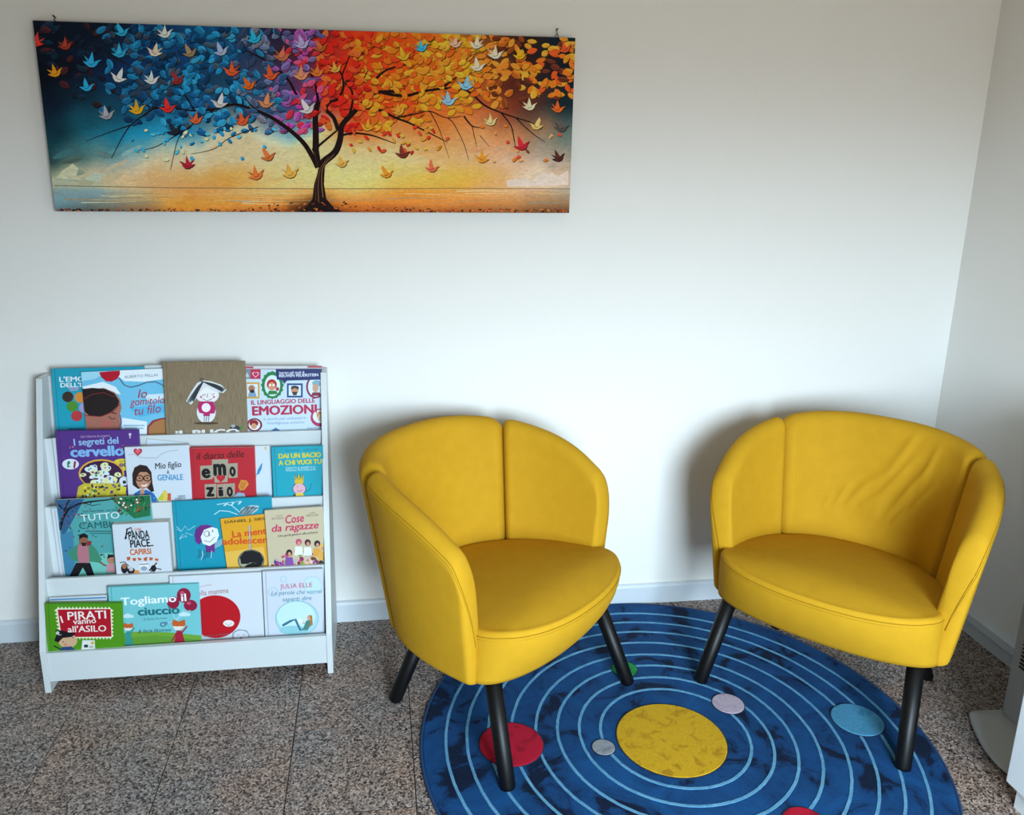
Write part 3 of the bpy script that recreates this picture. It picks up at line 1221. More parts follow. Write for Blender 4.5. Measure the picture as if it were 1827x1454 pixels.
A.text('iL BUCO', (313, 781), (428, 777), 13, 'd8dadc', .05)
A.ell((419, 764), 9, 5, '2c2f34')
A.ell((431, 763), 3.5, 3, '4c7c3c', n=10)
A.ell((416, 760), 4, 3, '9aa4ac', n=10)
A.flush()

# ---- second row from the top
_, A = book(2, .040, 2, (93, 782), (190, 779), 'cdd4dc', 'white book behind the purple cover, only its white edge showing', th=.006)
_, A = book(2, .026, 4, (99, 769), (247, 767), '53307f', 'purple hardcover with a busy yellow brain drawing and pale blue title', th=.010)
A.text('Libri Usborne da scoprire', (144, 781), (196, 779), 4.2, 'b79ab8', .01)
A.text('I segreti del', (132, 795), (212, 791), 12, '8fb6dc', .03)
A.text('cervello', (126, 815), (222, 812), 18, '7db0de', .05)
A.ell((232, 775), 2.6, 2.6, 'd4c4dc', n=10)
rect(A, 231, 777, 233, 782, 'd4c4dc')
for c in ((129, 799), (217, 797)):
    for k in range(5):
        A.ell((c[0] + rnd.uniform(-4, 4), c[1] + rnd.uniform(-4, 4)), .9, .9, rnd.choice(('d86a9c', 'e8c23c')), n=6)
A.ell((126, 828), 15, 9.5, 'd3dce4')
A.poly([(120, 824), (124, 822), (126, 826), (122, 830), (126, 833), (120, 834)], '2f7f5c')
A.poly([(132, 823), (136, 823), (134, 836), (131, 835)], '8c2430')
A.ell((218, 829), 18, 11, 'd6c43c')
A.text('80', (213, 833), (228, 832), 6.5, '4c2a78', .03)
A.text('OLTRE', (213, 825), (228, 824), 3.5, '6c4a28', .01)
A.ell((181, 845), 41, 26, 'd8a43c')
A.ell((181, 846), 38, 24, '3a1c40')
for k in range(34):
    t = rnd.uniform(0, 6.28)
    q = math.sqrt(rnd.random())
    c = (181 + 33 * q * math.cos(t), 846 + 20 * q * math.sin(t))
    A.ell(c, rnd.uniform(4, 8), rnd.uniform(3, 5.5), rnd.choice(('d8e2dc', 'cfe0e6', 'e0dca0', 'd4dcd4')), rnd.uniform(-.5, .5), 12)
    A.ell((c[0] + rnd.uniform(-2, 2), c[1] + rnd.uniform(-1.5, 1.5)), rnd.uniform(1.2, 3), rnd.uniform(1, 2.2), rnd.choice(('3c8a4c', '3a62a4', 'd88a2c', 'e0c02c', '7a2f6c', '2f7f7c')), rnd.uniform(0, 3), 8)
A.poly([(140, 868), (150, 862), (214, 862), (222, 868), (228, 890), (136, 890)], 'c3b23a')
for k in range(60):
    A.ell((rnd.uniform(140, 226), rnd.uniform(865, 889)), rnd.uniform(1.5, 3.4), rnd.uniform(1.2, 2.6), rnd.choice(('3a2450', 'e0d24c', '2f6a4c', '8c7a24', '5a3080', 'd8dcc0', '1f1a2c')), rnd.uniform(0, 3), 8)
for k in range(5):
    A.poly([(212 + k, 880), (216 + 2 * k, 868), (222 + k, 869), (219 + k, 884)], 'd8c63c')
A.ell((222, 858), 9, 8, 'd0dce4')
A.ell((222, 860), 3, 3, '2c2430')
A.flush()
_, A = book(2, .0472, 1, (262, 783), (336, 790), 'cbd5df', 'white book behind the cover with the girl in glasses', th=.003, hard=False)
_, A = book(2, .012, 4, (222, 798), (337, 794), 'c9d2dc', 'thick white paperback with a photo of a smiling child in glasses', th=.0125, hard=False)
heart(A, (246, 806), 8.5, 'b8303c')
heart(A, (246, 805.5), 5, 'd86470')
A.line([(228, 811), (238, 810), (250, 816), (262, 817), (280, 817), (288, 810), (300, 805), (318, 803)], 1, '9aa2b4')
A.poly([(237, 865), (236, 846), (240, 834), (250, 829), (262, 831), (270, 842), (272, 862), (275, 876), (270, 878), (262, 870), (246, 872)], '2a1c18')
A.ell((256, 855), 13.5, 17, 'b98468')
A.poly([(242, 852), (244, 838), (254, 834), (266, 838), (270, 850), (262, 842), (250, 842)], '2a1c18')
for cx in (249, 263):
    A.ring((cx, 853), 6.4, 5, 1.7, '14100f', 16)
A.line([(255.4, 853), (256.8, 853)], 1.6, '14100f')
A.ell((249, 853), 2, 1.4, '2a1a14', n=8)
A.ell((263, 853), 2, 1.4, '2a1a14', n=8)
A.poly([(250, 863), (258, 864), (265, 861), (261, 868), (254, 868)], 'e8dcd4')
A.line([(249, 863), (257, 864.5), (266, 860.5)], 1.1, '8c3c34')
A.poly([(236, 895), (240, 880), (250, 874), (262, 874), (274, 880), (284, 895)], '2a66a8')
for k in range(20):
    A.ell((rnd.uniform(244, 278), rnd.uniform(880, 893)), 1.4, 1.4, rnd.choice(('3f86c4', '1f4c88', '58a0d4')), n=6)
A.poly([(249, 885), (251, 874), (255, 870), (258, 875), (257, 886), (252, 890)], 'c08c70')
A.text('Mio figlio', (277, 837), (324, 833), 11, '17181c', .01, .15)
A.text('è', (298, 845), (302, 845), 7, '17181c', .01)
A.text('GENIALE', (281, 857), (327, 856), 10.5, '4a90bc', .03)
A.poly([(279, 893), (294, 874), (300, 893)], 'b8b83c')
rect(A, 291, 876, 298, 893, 'd4c04c')
rect(A, 299, 880, 305, 893, 'c8542c')
A.text('MARIA', (318, 887), (331, 886), 3.2, '1f2c44', .02)
A.text('ROBERTA', (313, 891), (331, 890), 3.2, '1f2c44', .02)
A.flush()
_, A = book(2, .012, 4, (338, 800), (453, 798), 'b4222e', 'thick red hardcover with letters cut from newspaper and a small heart', th=.020)
A.text('il diario delle', (351, 820), (436, 815), 12, '26120f', .005, .2)
for (x0, y0, x1, y1, ch) in ((357, 830, 379, 855, 'e'), (378, 819, 407, 851, 'm'), (407, 826, 424, 852, 'o'), (365, 863, 386, 888, 'z'), (387, 863, 402, 888, 'i'), (402, 862, 419, 888, 'o')):
    A.poly([(x0, y0 + 1), (x1, y0), (x1, y1), (x0 + 1, y1 + 1)], 'a39a86')
    for k in range(24):
        xx, yy = rnd.uniform(x0 + 1, x1 - 3), rnd.uniform(y0 + 2, y1 - 1)
        rect(A, xx, yy, xx + 2, yy + .7, '7f7868')
    A.text(ch, (x0 + 3, y1 - 3), (x1 - 3, y1 - 3.5), (y1 - y0) * .66, '14100f', .06)
A.poly([(382, 846), (407, 845), (406, 860), (383, 861)], 'a39a86')
heart(A, (394, 853), 8.5, 'b4262e')
A.poly([(425, 868), (430, 856), (440, 857), (444, 864), (436, 874), (428, 875)], 'd68a34')
for k in range(4):
    A.line([(428 + 2 * k, 872), (431 + 3 * k, 859)], .8, '8c4c1c')
A.poly([(414, 890), (424, 878), (436, 880), (440, 890)], '8ca4b8')
A.line([(414, 886), (425, 878), (434, 874)], 1, '3c4c64')
A.flush()
_, A = book(2, .034, 4, (440, 796), (483, 795), 'cbd6e0', 'white cover with a small blue feather between the red and teal covers', th=.006, hard=False)
A.poly([(458, 847), (460, 838), (466, 828), (468, 827), (467, 836), (462, 846)], '3a8cc0')
A.line([(456, 851), (468, 826)], .8, '2a6a9c')
A.poly([(471, 798), (476, 797), (474, 804)], 'd8b43c')
A.flush()
_, A = book(2, .014, 4, (484, 798), (576, 795), '139aae', 'teal hardcover with chunky yellow title and a small crowned king', th=.009)
A.text('THOMAS   LEBLON', (508, 806), (566, 803), 3.2, '1f6c80')
A.text('DAI UN BACIO', (497, 818), (573, 815), 9, 'c9bf3a', .06)
A.text('A CHI VUOI TU', (497, 830), (574, 827), 9, 'c9bf3a', .06)
A.text('DIRITTI & RISPETTO', (510, 837), (563, 835), 3.6, 'a9cfd6', .02)
A.text('PERSONALI, TUOI E DEGLI ALTRI', (510, 841), (563, 839), 3.4, 'a9cfd6', .02)
A.ell((534, 872), 11.5, 10, 'd8a8b4')
A.ring((534, 872), 11.5, 10, .9, '2c2430')
A.poly([(526, 863), (525, 847), (530, 854), (533, 845), (536, 854), (542, 846), (541, 863)], 'cfae30')
for k in range(4):
    A.line([(527 + 4 * k, 856), (526 + 5 * k, 845)], .8, '4a3c10')
A.line([(530, 875), (534, 877), (540, 874)], .8, '2c2430')
A.ell((531, 868), .8, .8, '2c2430', n=6)
A.poly([(526, 890), (528, 880), (541, 880), (543, 890)], 'd8c02c')
A.poly([(521, 890), (523, 882), (528, 882), (527, 890)], '5c3424')
A.line([(545, 878), (552, 874), (556, 862)], .8, '1c4c58')
A.flush()

# ---- third row
_, A = book(1, .0455, 1, (91, 907), (170, 903), 'cdd4dc', 'white book behind the cover with the tree branches, only its white edge showing', th=.005)
_, A = book(1, .0390, 2, (100, 892), (268, 884), '4f9c9c', 'green and teal cover with dark branches and a walking man in a green coat', th=.006, hard=False)
for pts, col in (([(100, 892), (150, 890), (140, 910), (118, 950), (112, 965)], '2f5a80'), ([(195, 886), (268, 884), (268, 920), (240, 925), (214, 905)], '1f6a44'),
                 ([(108, 955), (130, 945), (135, 1030), (118, 1030)], '3c7c9c'), ([(140, 990), (210, 985), (210, 1035), (130, 1035)], '6fbcae')):
    A.poly(pts, col)
for k in range(90):
    A.ell((rnd.uniform(206, 268), rnd.uniform(886, 918)), rnd.uniform(1.5, 3.5), rnd.uniform(1, 2.2), rnd.choice(('174c30', '2c7c4c', '103c2c', '8c4c2c', 'a8502c', '3c8c5c', '14442c')), rnd.uniform(0, 3), 7)
for k in range(9):
    A.ell((rnd.uniform(212, 246), rnd.uniform(889, 905)), 1.8, 1.8, 'dfe6e2', n=8)
A.line([(106, 946), (112, 925), (122, 908), (140, 899), (160, 895), (190, 892), (205, 889)], 5, '171318', 1.5)
A.line([(103, 898), (112, 908), (122, 908)], 3, '171318', 1.5)
A.line([(124, 892), (118, 902), (114, 915)], 2.4, '171318')
A.line([(112, 930), (106, 935), (105, 945)], 2.4, '171318', 1)
A.line([(150, 897), (165, 902), (180, 899)], 1.6, '171318', .8)
for k in range(70):
    t = rnd.random()
    A.ell((rnd.uniform(101, 150) + 20 * t * t, rnd.uniform(893, 948)), rnd.uniform(.9, 2), rnd.uniform(.7, 1.4), rnd.choice(('8c3c5c', '20344c', 'a8506c', '142c3c', '3c5c84')), rnd.uniform(0, 3), 7)
for k in range(22):
    A.ell((rnd.uniform(110, 200), rnd.uniform(950, 1000)), rnd.uniform(1.4, 2.8), rnd.uniform(.8, 1.4), rnd.choice(('5c2c44', '1f4c4c', '8c3c4c', '143c44')), rnd.uniform(0, 3), 7)
A.text('Clare Helen Welsh   Asa Gilland', (147, 914), (213, 911), 3.6, '1c3c40')
A.text('TUTTO', (145, 930), (214, 924), 12, 'd3e0de', .005)
A.text('CAMBI', (142, 944), (198, 941), 12, '1f5a5c', .005)
rect(A, 152, 947, 198, 948.2, '1c3c40')
rect(A, 160, 951, 198, 952, '1c3c40')
A.poly([(133, 975), (144, 968), (160, 967), (172, 980), (182, 998), (178, 1004), (165, 1002), (140, 1003), (128, 998), (121, 986)], '3c8468')
A.poly([(139, 972), (150, 968), (158, 975), (160, 1003), (141, 1005), (138, 990)], 'b0707c')
A.ell((149, 964), 8, 9.5, '8c5a44')
A.poly([(141, 962), (142, 954), (150, 951), (157, 955), (157, 960), (149, 958)], '17141a')
A.poly([(145, 968), (155, 968), (153, 974), (147, 974)], '2c1c1c')
A.poly([(156, 965), (164, 965), (162, 972), (155, 974)], '8c2c34')
A.poly([(136, 1004), (161, 1004), (170, 1030), (158, 1030), (148, 1012), (138, 1030), (123, 1030)], '1a161c')
A.ell((198, 998), 7, 8, 'b07c64')
A.poly([(191, 997), (193, 990), (201, 989), (205, 993), (198, 994)], '1c161a')
A.poly([(189, 1020), (191, 1006), (204, 1005), (208, 1022)], 'c08c94')
A.line([(178, 1002), (186, 1008), (190, 1009)], 3, '7c503c')
A.flush()
_, A = book(1, .012, 4, (200, 936), (300, 931), 'c9d0d8', 'thick white paperback with black brush title and orange word', th=.026, hard=False)
A.line([(227, 943), (224, 962)], 2.2, '15151a')
A.line([(225, 945), (234, 941), (236, 948), (226, 953)], 2.2, '15151a')
A.flush('brush_mark')
A.text('A', (222, 961), (227, 961), 6, '15151a', .03)
A.text('PANDA', (230, 963), (267, 960), 15, '15151a', .03)
A.text('PIACE..', (233, 977), (274, 974), 14, '15151a', .03)
A.text('CHE', (240, 947), (252, 946), 4.5, 'c86a4c', .03)
A.text('CAPIRSI', (232, 990), (270, 988), 10.5, 'c4622c', .035)
for k in range(6):
    x = 226 + 10 * k
    A.poly([(x, 994 + (k % 2) * 2), (x + 7, 993 + (k % 3) * 2), (x + 6, 999 + (k % 2) * 2), (x + 1, 1000)], 'b8582c')
for c, rx, ry, col in (((222, 1014), 6, 9, '1a1a1e'), ((222, 1010), 4, 5, 'a06848'), ((234, 1018), 7, 6, '1a1a1e'), ((234, 1015), 4, 4, 'b8b8bc'), ((257, 1010), 8, 7, 'e4e4e4'), ((257, 1014), 6, 4, '8c9cae'), ((244, 1021), 5, 4, 'd88c3c'), ((274, 1014), 5, 6, '1a1a1e')):
    A.ell((c[0], c[1]), rx, ry, col, n=14)
A.line([(266, 1018), (274, 1010), (280, 1004)], 2.2, '1a1a1e')
A.line([(268, 1020), (280, 1014), (288, 1016)], 1.6, '1a1a1e')
A.line([(249, 1007), (265, 1006)], 1.2, '1a1a1e')
A.line([(214, 1004), (222, 1002), (230, 1010)], 1.4, '1a1a1e')
A.flush()
_, A = book(1, .033, 4, (307, 895), (484, 886), '128fa8', 'large turquoise hardcover with a scribbled head in a purple cap', th=.008)
A.text('m', (300 + 98, 903), (300 + 132, 899), 6, 'b8d4dc', 0, .3)
for off_ in (0, 5):
    A.line([(315, 944 - off_), (324, 948), (330, 938), (336, 946), (348, 938)], 1, 'a8d0da')
    A.line([(320, 962), (326, 953 + off_), (333, 958), (331, 950), (344, 955)], 1, 'a8d0da')
A.line([(382, 918), (392, 911), (408, 912), (424, 918)], 1.4, 'c0dce2')
A.line([(387, 900), (400, 898), (414, 902), (428, 914)], 1.4, 'c0dce2')
A.poly([(424, 918), (432, 906), (448, 901), (462, 902), (460, 910), (448, 918)], 'a9c4cc')
for k in range(12):
    A.line([(424 + 2 * k, 918), (432 + 2 * k, 910 - rnd.random() * 3), (440 + 1.9 * k, 902 + rnd.random() * 4)], .9, '1a2c34')
A.poly([(347, 955), (349, 944), (358, 937), (370, 936), (380, 939), (384, 946), (370, 950), (356, 972), (350, 968)], '6a2c7c')
for k in range(5):
    A.line([(348 + 5 * k, 966 - 5 * k), (352 + 6 * k, 940)], .8, '4c1c5c')
A.poly([(366, 973), (384, 969), (383, 985), (368, 985)], '6a2c7c')
A.poly([(358, 958), (364, 945), (378, 940), (388, 943), (391, 955), (386, 967), (374, 974), (362, 970)], 'dfe4ea')
A.ring((369, 952), 5, 5, .9, '3c3c4c', 14)
A.line([(373, 948), (372, 956), (376, 955)], .9, '3c3c4c')
A.line([(379, 945), (380, 949)], 1.4, '2c2c3c')
A.line([(364, 964), (374, 967), (384, 958)], .9, '3c3c4c')
for k in range(8):
    A.line([(354 + 3.4 * k, 981 + rnd.uniform(-2, 2)), (356 + 3 * k, 990), (352 + 3.5 * k, 997 + rnd.uniform(-3, 2))], .9, rnd.choice(('1a2c44', 'c8dce2', '2c3c5c')))
for k in range(4):
    A.line([(383, 968 + 3 * k), (392, 964 + 3 * k), (400, 960 + 2 * k)], 1, 'c0d8e0')
A.flush()
_, A = book(1, .023, 4, (393, 926), (492, 915), 'd99c1e', 'yellow paperback with orange red title and a round hanging mirror', th=.007, hard=False)
A.poly([(400, 985), (470, 975), (480, 1030), (404, 1030)], 'dfb04c')
A.text('DANIEL J. SIEG', (401, 934), (476, 927), 5, '4c3414', .02)
A.text('La ment', (415, 959), (476, 952), 12, 'cc4a1c', .03)
A.text('adolescen', (397, 972), (478, 968), 12, 'cc4a1c', .03)
A.line([(445, 938), (447, 980)], 4.5, '8c8c88')
A.line([(444.5, 938), (446.5, 980)], 1.4, 'c4c4c0')
A.ell((448, 1000), 24, 20, '6a6a5c')
A.ell((448, 1001), 21, 17.5, 'a9ab8c')
A.poly([(430, 1006), (428, 994), (436, 984), (450, 982), (464, 986), (470, 998), (466, 1010), (456, 1004), (440, 1006)], '15151a')
A.ell((450, 1010), 8, 7, 'c4c4b8')
A.poly([(430, 1018), (440, 1008), (450, 1003), (462, 1006), (468, 1018)], '1e1e20')
A.flush()
_, A = book(1, .012, 4, (472, 911), (576, 904), 'c3b597', 'beige paperback with pink script title and a crowd of people', th=.010, hard=False, rear='b9b4ae')
A.text('LUCIA', (493, 922), (504, 921), 3, '6a5c4c')
A.text('BOCCHIGLIA', (485, 927), (507, 926), 3.6, '6a5c4c')
A.text('LARA', (552, 917), (563, 916), 3, '6a5c4c')
A.text('PIERGUIDI', (546, 922), (568, 920), 3.6, '6a5c4c')
A.text('Cose', (510, 934), (543, 930), 15, 'c02a5c', .02, .25)
A.text('da ragazze', (485, 949), (569, 942), 13, 'c02a5c', .02, .25)
A.text('Una guida genere alla puberta', (496, 958), (567, 951), 4, '3c2c2c', .01, .3)
cols = ('8c2c5c', 'c8447c', '4c2c6c', '8c3cA4'.lower(), 'd88a2c', '4c7c2c', '2c2430', 'b8a8a8', 'd86a8c', '6c3c2c', '7c9c3c', 'e0c89c')
for k in range(70):
    x = rnd.uniform(484, 581)
    y = rnd.uniform(max(984, 1010 - (x - 480) * .9), 1012)
    A.ell((x, y), rnd.uniform(2.2, 5), rnd.uniform(1.8, 4), rnd.choice(cols), rnd.uniform(0, 3), 8)
for (x, y, hc, bc) in ((533, 967, 'c0486c', 'dfe2e6'), (549, 968, '4c2024', 'e0e4e8'), (566, 970, '2c1a1e', 'd89a3c'), (516, 986, '241c24', '7c4c9c'), (575, 976, 'd8b45c', 'd8a44c')):
    A.poly([(x - 8, y + 24), (x - 6, y + 8), (x + 6, y + 8), (x + 8, y + 22)], bc)
    A.ell((x, y), 5.5, 6, hc, n=12)
    A.ell((x + .5, y + 2), 3, 3.6, 'c89078', n=10)
A.flush()

# ---- bottom row
_, A = book(0, .034, 4, (88, 1067), (190, 1062), 'cbd4dc', 'white book with a blue top line behind the green cover', th=.007, hard=False)
A.line([(89, 1070), (189, 1066)], 2.2, '3c7cb4')
A.flush()
_, A = book(0, .036, 3, (302, 1029), (466, 1021), 'cdd3da', 'large white cover with a big red circle', th=.007, hard=True)
A.ell((384, 1100), 45, 38, 'b40f1c', n=40)
A.ell((408, 1112), 10, 6, 'e4dcd8')
A.line([(402, 1112), (408, 1116), (414, 1111)], .8, '8c5c5c')
A.text('ella mamma', (354, 1063), (408, 1057), 9.5, 'a05c68', .0)
A.text('Laura Piazza', (356, 1048), (378, 1044), 3.4, 'b88c94')
A.text('dentro e io davanti', (362, 1137), (408, 1132), 4.5, '6a5c64')
A.ell((430, 1134), 15, 11, 'cfd5dc')
A.ring((430, 1134), 14, 10, 1.2, '8c94a0', 18)
for cx in (425, 435):
    A.line([(cx - 2, 1131), (cx, 1133), (cx + 2, 1131)], .8, '4c545c')
A.ell((430, 1138), 2.2, 1.2, 'b83c3c', n=8)
A.line([(414, 1144), (416, 1128), (426, 1123), (440, 1125), (446, 1136)], 1.2, '7c848c')
A.flush()
_, A = book(0, .030, 3, (468, 1020), (576, 1015), 'c6ced9', 'white cover with pale teal bubbles and a reading woman, beside the red circle cover', th=.008, hard=True)
A.ell((558, 1044), 16, 15, 'bcd6dc')
A.ring((558, 1044), 16, 15, 1.2, 'a0c4cc')
A.ring((506, 1033), 5.5, 5.5, 1.4, 'a0c4cc', 16)
A.ring((487, 1056), 8, 8, 1.4, 'a0c4cc', 20)
A.ell((530, 1103), 38, 31, 'a5cdd4', n=36)
A.ell((528, 1100), 34, 27, 'bedde2', n=36)
A.ring((530, 1103), 38, 31, 1.8, '8cbcc4', 36)
A.ell((524, 1124), 26, 8, '8cc0c8', n=20)
A.line([(504, 1116), (518, 1108), (527, 1105), (536, 1124), (546, 1120)], 4.5, '2f6a80', 3.5)
A.poly([(540, 1124), (546, 1108), (553, 1104), (556, 1112), (549, 1124)], '4c7c74')
A.ell((552, 1102), 4.2, 4.8, 'cc9c84', n=12)
A.poly([(552, 1097), (557, 1098), (558, 1114), (553, 1118), (554, 1106)], 'a8743c')
A.line([(544, 1112), (535, 1110)], 1.8, 'cc9c84')
A.poly([(531, 1104), (539, 1103), (540, 1111), (533, 1112)], 'dfe4e8')
A.text('JULIA ELLE', (500, 1050), (557, 1047), 8.5, 'b8486c', .0)
A.text('Le parole che vorrei', (484, 1062), (575, 1058), 8, '2f7f98', .0, .25)
A.text('saperti dire', (504, 1073), (556, 1070), 8, '2f7f98', .0, .25)
A.flush()
_, A = book(0, .023, 4, (192, 1048), (354, 1041), '6fbcc2', 'aqua hardcover with red balloons, green lawn and small foxes', th=.009)
A.poly([(205, 1131), (240, 1127), (300, 1128), (362, 1134), (362, 1160), (205, 1162)], '6a9c34')
A.poly([(205, 1140), (280, 1133), (362, 1142), (362, 1160), (205, 1162)], '5c9030')
for c in ((228, 1101), (329, 1098)):
    for dx, rr in ((-6, 4), (0, 6), (7, 4)):
        A.ell((c[0] + dx, c[1] - rr * .4), rr, rr * .7, 'c3dce0', n=12)
for c, rx, ry in (((309, 1075), 11, 11), ((328, 1062), 12.5, 13), ((340, 1080), 12, 10)):
    A.ell(c, rx, ry, '8c1436', n=22)
    A.ell((c[0] - 3, c[1] - 4), rx * .35, ry * .3, 'b84c68', n=10)
for x in (309, 328, 340):
    A.line([(x, 1088), (312, 1108), (296, 1112)], .7, 'c8dce0')
A.text('Togliamo il', (216, 1080), (333, 1072), 14, 'e4eef0', .025)
A.text('ciuccio', (246, 1098), (321, 1094), 14, '1f6a74', .04)
A.text('di Paola Perrone', (256, 1107), (298, 1104), 4.2, '3c7c84')
A.text('& Ilaria Illustrate', (247, 1129), (306, 1126), 6, '1f4c50', .005, .3)
A.ring((291, 1114), 4.5, 3.5, 1.6, '3c5c7c', 14)
A.ell((296, 1112), 3.5, 3, '5c7ca0', n=10)
for (x, y, bc, s_) in ((229, 1120, '2f8c84', 1.0), (319, 1117, 'a01c34', 1.35)):
    A.poly([(x - 6 * s_, y + 30), (x - 3 * s_, y + 6 * s_), (x + 4 * s_, y + 6 * s_), (x + 9 * s_, y + 32)], bc)
    A.poly([(x - 9 * s_, y - 4 * s_), (x - 7 * s_, y - 9 * s_), (x, y - 6 * s_), (x + 8 * s_, y - 9 * s_), (x + 9 * s_, y - 2 * s_), (x + 3 * s_, y + 5 * s_), (x - 6 * s_, y + 4 * s_)], 'c05a24')
    A.poly([(x - 8 * s_, y), (x + 8 * s_, y), (x + 2 * s_, y + 5 * s_), (x - 5 * s_, y + 5 * s_)], 'e4d8cc')
    A.ell((x - 2 * s_, y - .5), .8, .8, '1c1414', n=6)
    A.ell((x + 3 * s_, y - .5), .8, .8, '1c1414', n=6)
    A.line([(x + 4 * s_, y + 9 * s_), (x + 11 * s_, y)], 2.4, bc)
    A.line([(x - 3 * s_, y + 9 * s_), (x - 9 * s_, y + 20 * s_)], 2.4, bc)
A.flush()
_, A = book(0, .010, 3, (80, 1078), (217, 1076), '4a8c14', 'bright green board book with a red title panel and a child in a pirate hat', th=.011, hard=True)
ps = []
x0, y0, x1, y1 = 101, 1086, 198, 1137
nx, nz = 15, 8
for k in range(nx):
    ps += [(x0 + (x1 - x0) * k / nx, y0), (x0 + (x1 - x0) * (k + .5) / nx, y0 - 4)]
for k in range(nz):
    ps += [(x1 + 2 * k / nz, y0 + (y1 - y0) * k / nz), (x1 + 5, y0 + (y1 - y0) * (k + .5) / nz)]
for k in range(nx):
    ps += [(x1 + 2 - (x1 - x0 - 6) * k / nx, y1), (x1 + 2 - (x1 - x0 - 6) * (k + .5) / nx, y1 + 4)]
for k in range(nz):
    ps += [(x0 + 8 - 8 * k / nz, y1 - (y1 - y0) * k / nz), (x0 + 3 - 8 * (k + .5) / nz, y1 - (y1 - y0) * (k + .5) / nz)]
A.poly(ps, 'dcdcc0')
A.poly([(x0 + 2, y0 + 1.5), (x1 - 1, y0 + .5), (x1 + 1, y1 - 1.5), (x0 + 9, y1 - .5)], 'a80f22')
A.line([(108, 1099), (112, 1111)], 2.6, 'eadfd8')
A.text('PIRATI', (121, 1106), (190, 1103), 15, 'eadfd8', .02)
A.text('vanno', (131, 1114), (172, 1111), 7, 'eadfd8', .02)
A.text("all'ASILO", (121, 1128), (190, 1126), 12, 'eadfd8', .02)
A.ell((121, 1143), 17, 13, 'c9a480')
A.poly([(97, 1143), (101, 1132), (99, 1124), (112, 1125), (124, 1128), (136, 1130), (128, 1136), (112, 1138), (104, 1146)], '15131a')
A.ell((103, 1129), 3.2, 3, 'd8d8d4', n=12)
A.ell((102, 1129), .8, .9, '15131a', n=6)
A.ell((104.5, 1129), .8, .9, '15131a', n=6)
A.line([(104, 1133), (110, 1132)], .9, 'd8d8d4')
A.ell((113, 1145), 1, 1.2, '1c1410', n=6)
A.ell((130, 1137), 1, 1.2, '1c1410', n=6)
A.ell((117, 1150), 3, 2.5, 'c88470', n=10)
A.poly([(106, 1160), (112, 1154), (128, 1153), (134, 1160)], '24406c')
A.line([(96, 1152), (108, 1158)], 2, '1c1a24')
A.poly([(147, 1142), (169, 1142), (170, 1160), (145, 1160)], 'd8dcd8')
A.ell((165, 1147), 3, 3, 'd8a43c', n=10)
rect(A, 150, 1150, 157, 1155, '24303c')
rect(A, 159, 1152, 167, 1156, 'a8b0a8')
A.flush()

# ------------------------------------------------------------------ canvas picture
CY = YB - .030
pc = (np.array([0, CY, 0]), np.array([0, -1.0, 0]))
CX0, CX1, CZ0, CZ1 = -.841, .562, 1.291, 1.764
pic = tag(empty('canvas_picture', ((CX0 + CX1) / 2, CY, CZ0)), 'long canvas painting of a colourful tree with leaves and birds on the wall', 'painting')
pw = Matrix.Translation(Vector(pic.location))
M_CANV = mat('canvas_side', '15171c', .8)
HWc, HHc = (CX1 - CX0) / 2, CZ1 - CZ0
box('canvas_block', -HWc, HWc, 0, .024, 0, HHc, M_CANV, pic, bev=.0015)
PA = Art(pic, pw, pc[0], pc[1], (-HWc + .0006, HWc - .0006, .0006, HHc - .0006), step=.00003, base=.0009)

PA.gain = PAINT_GAIN

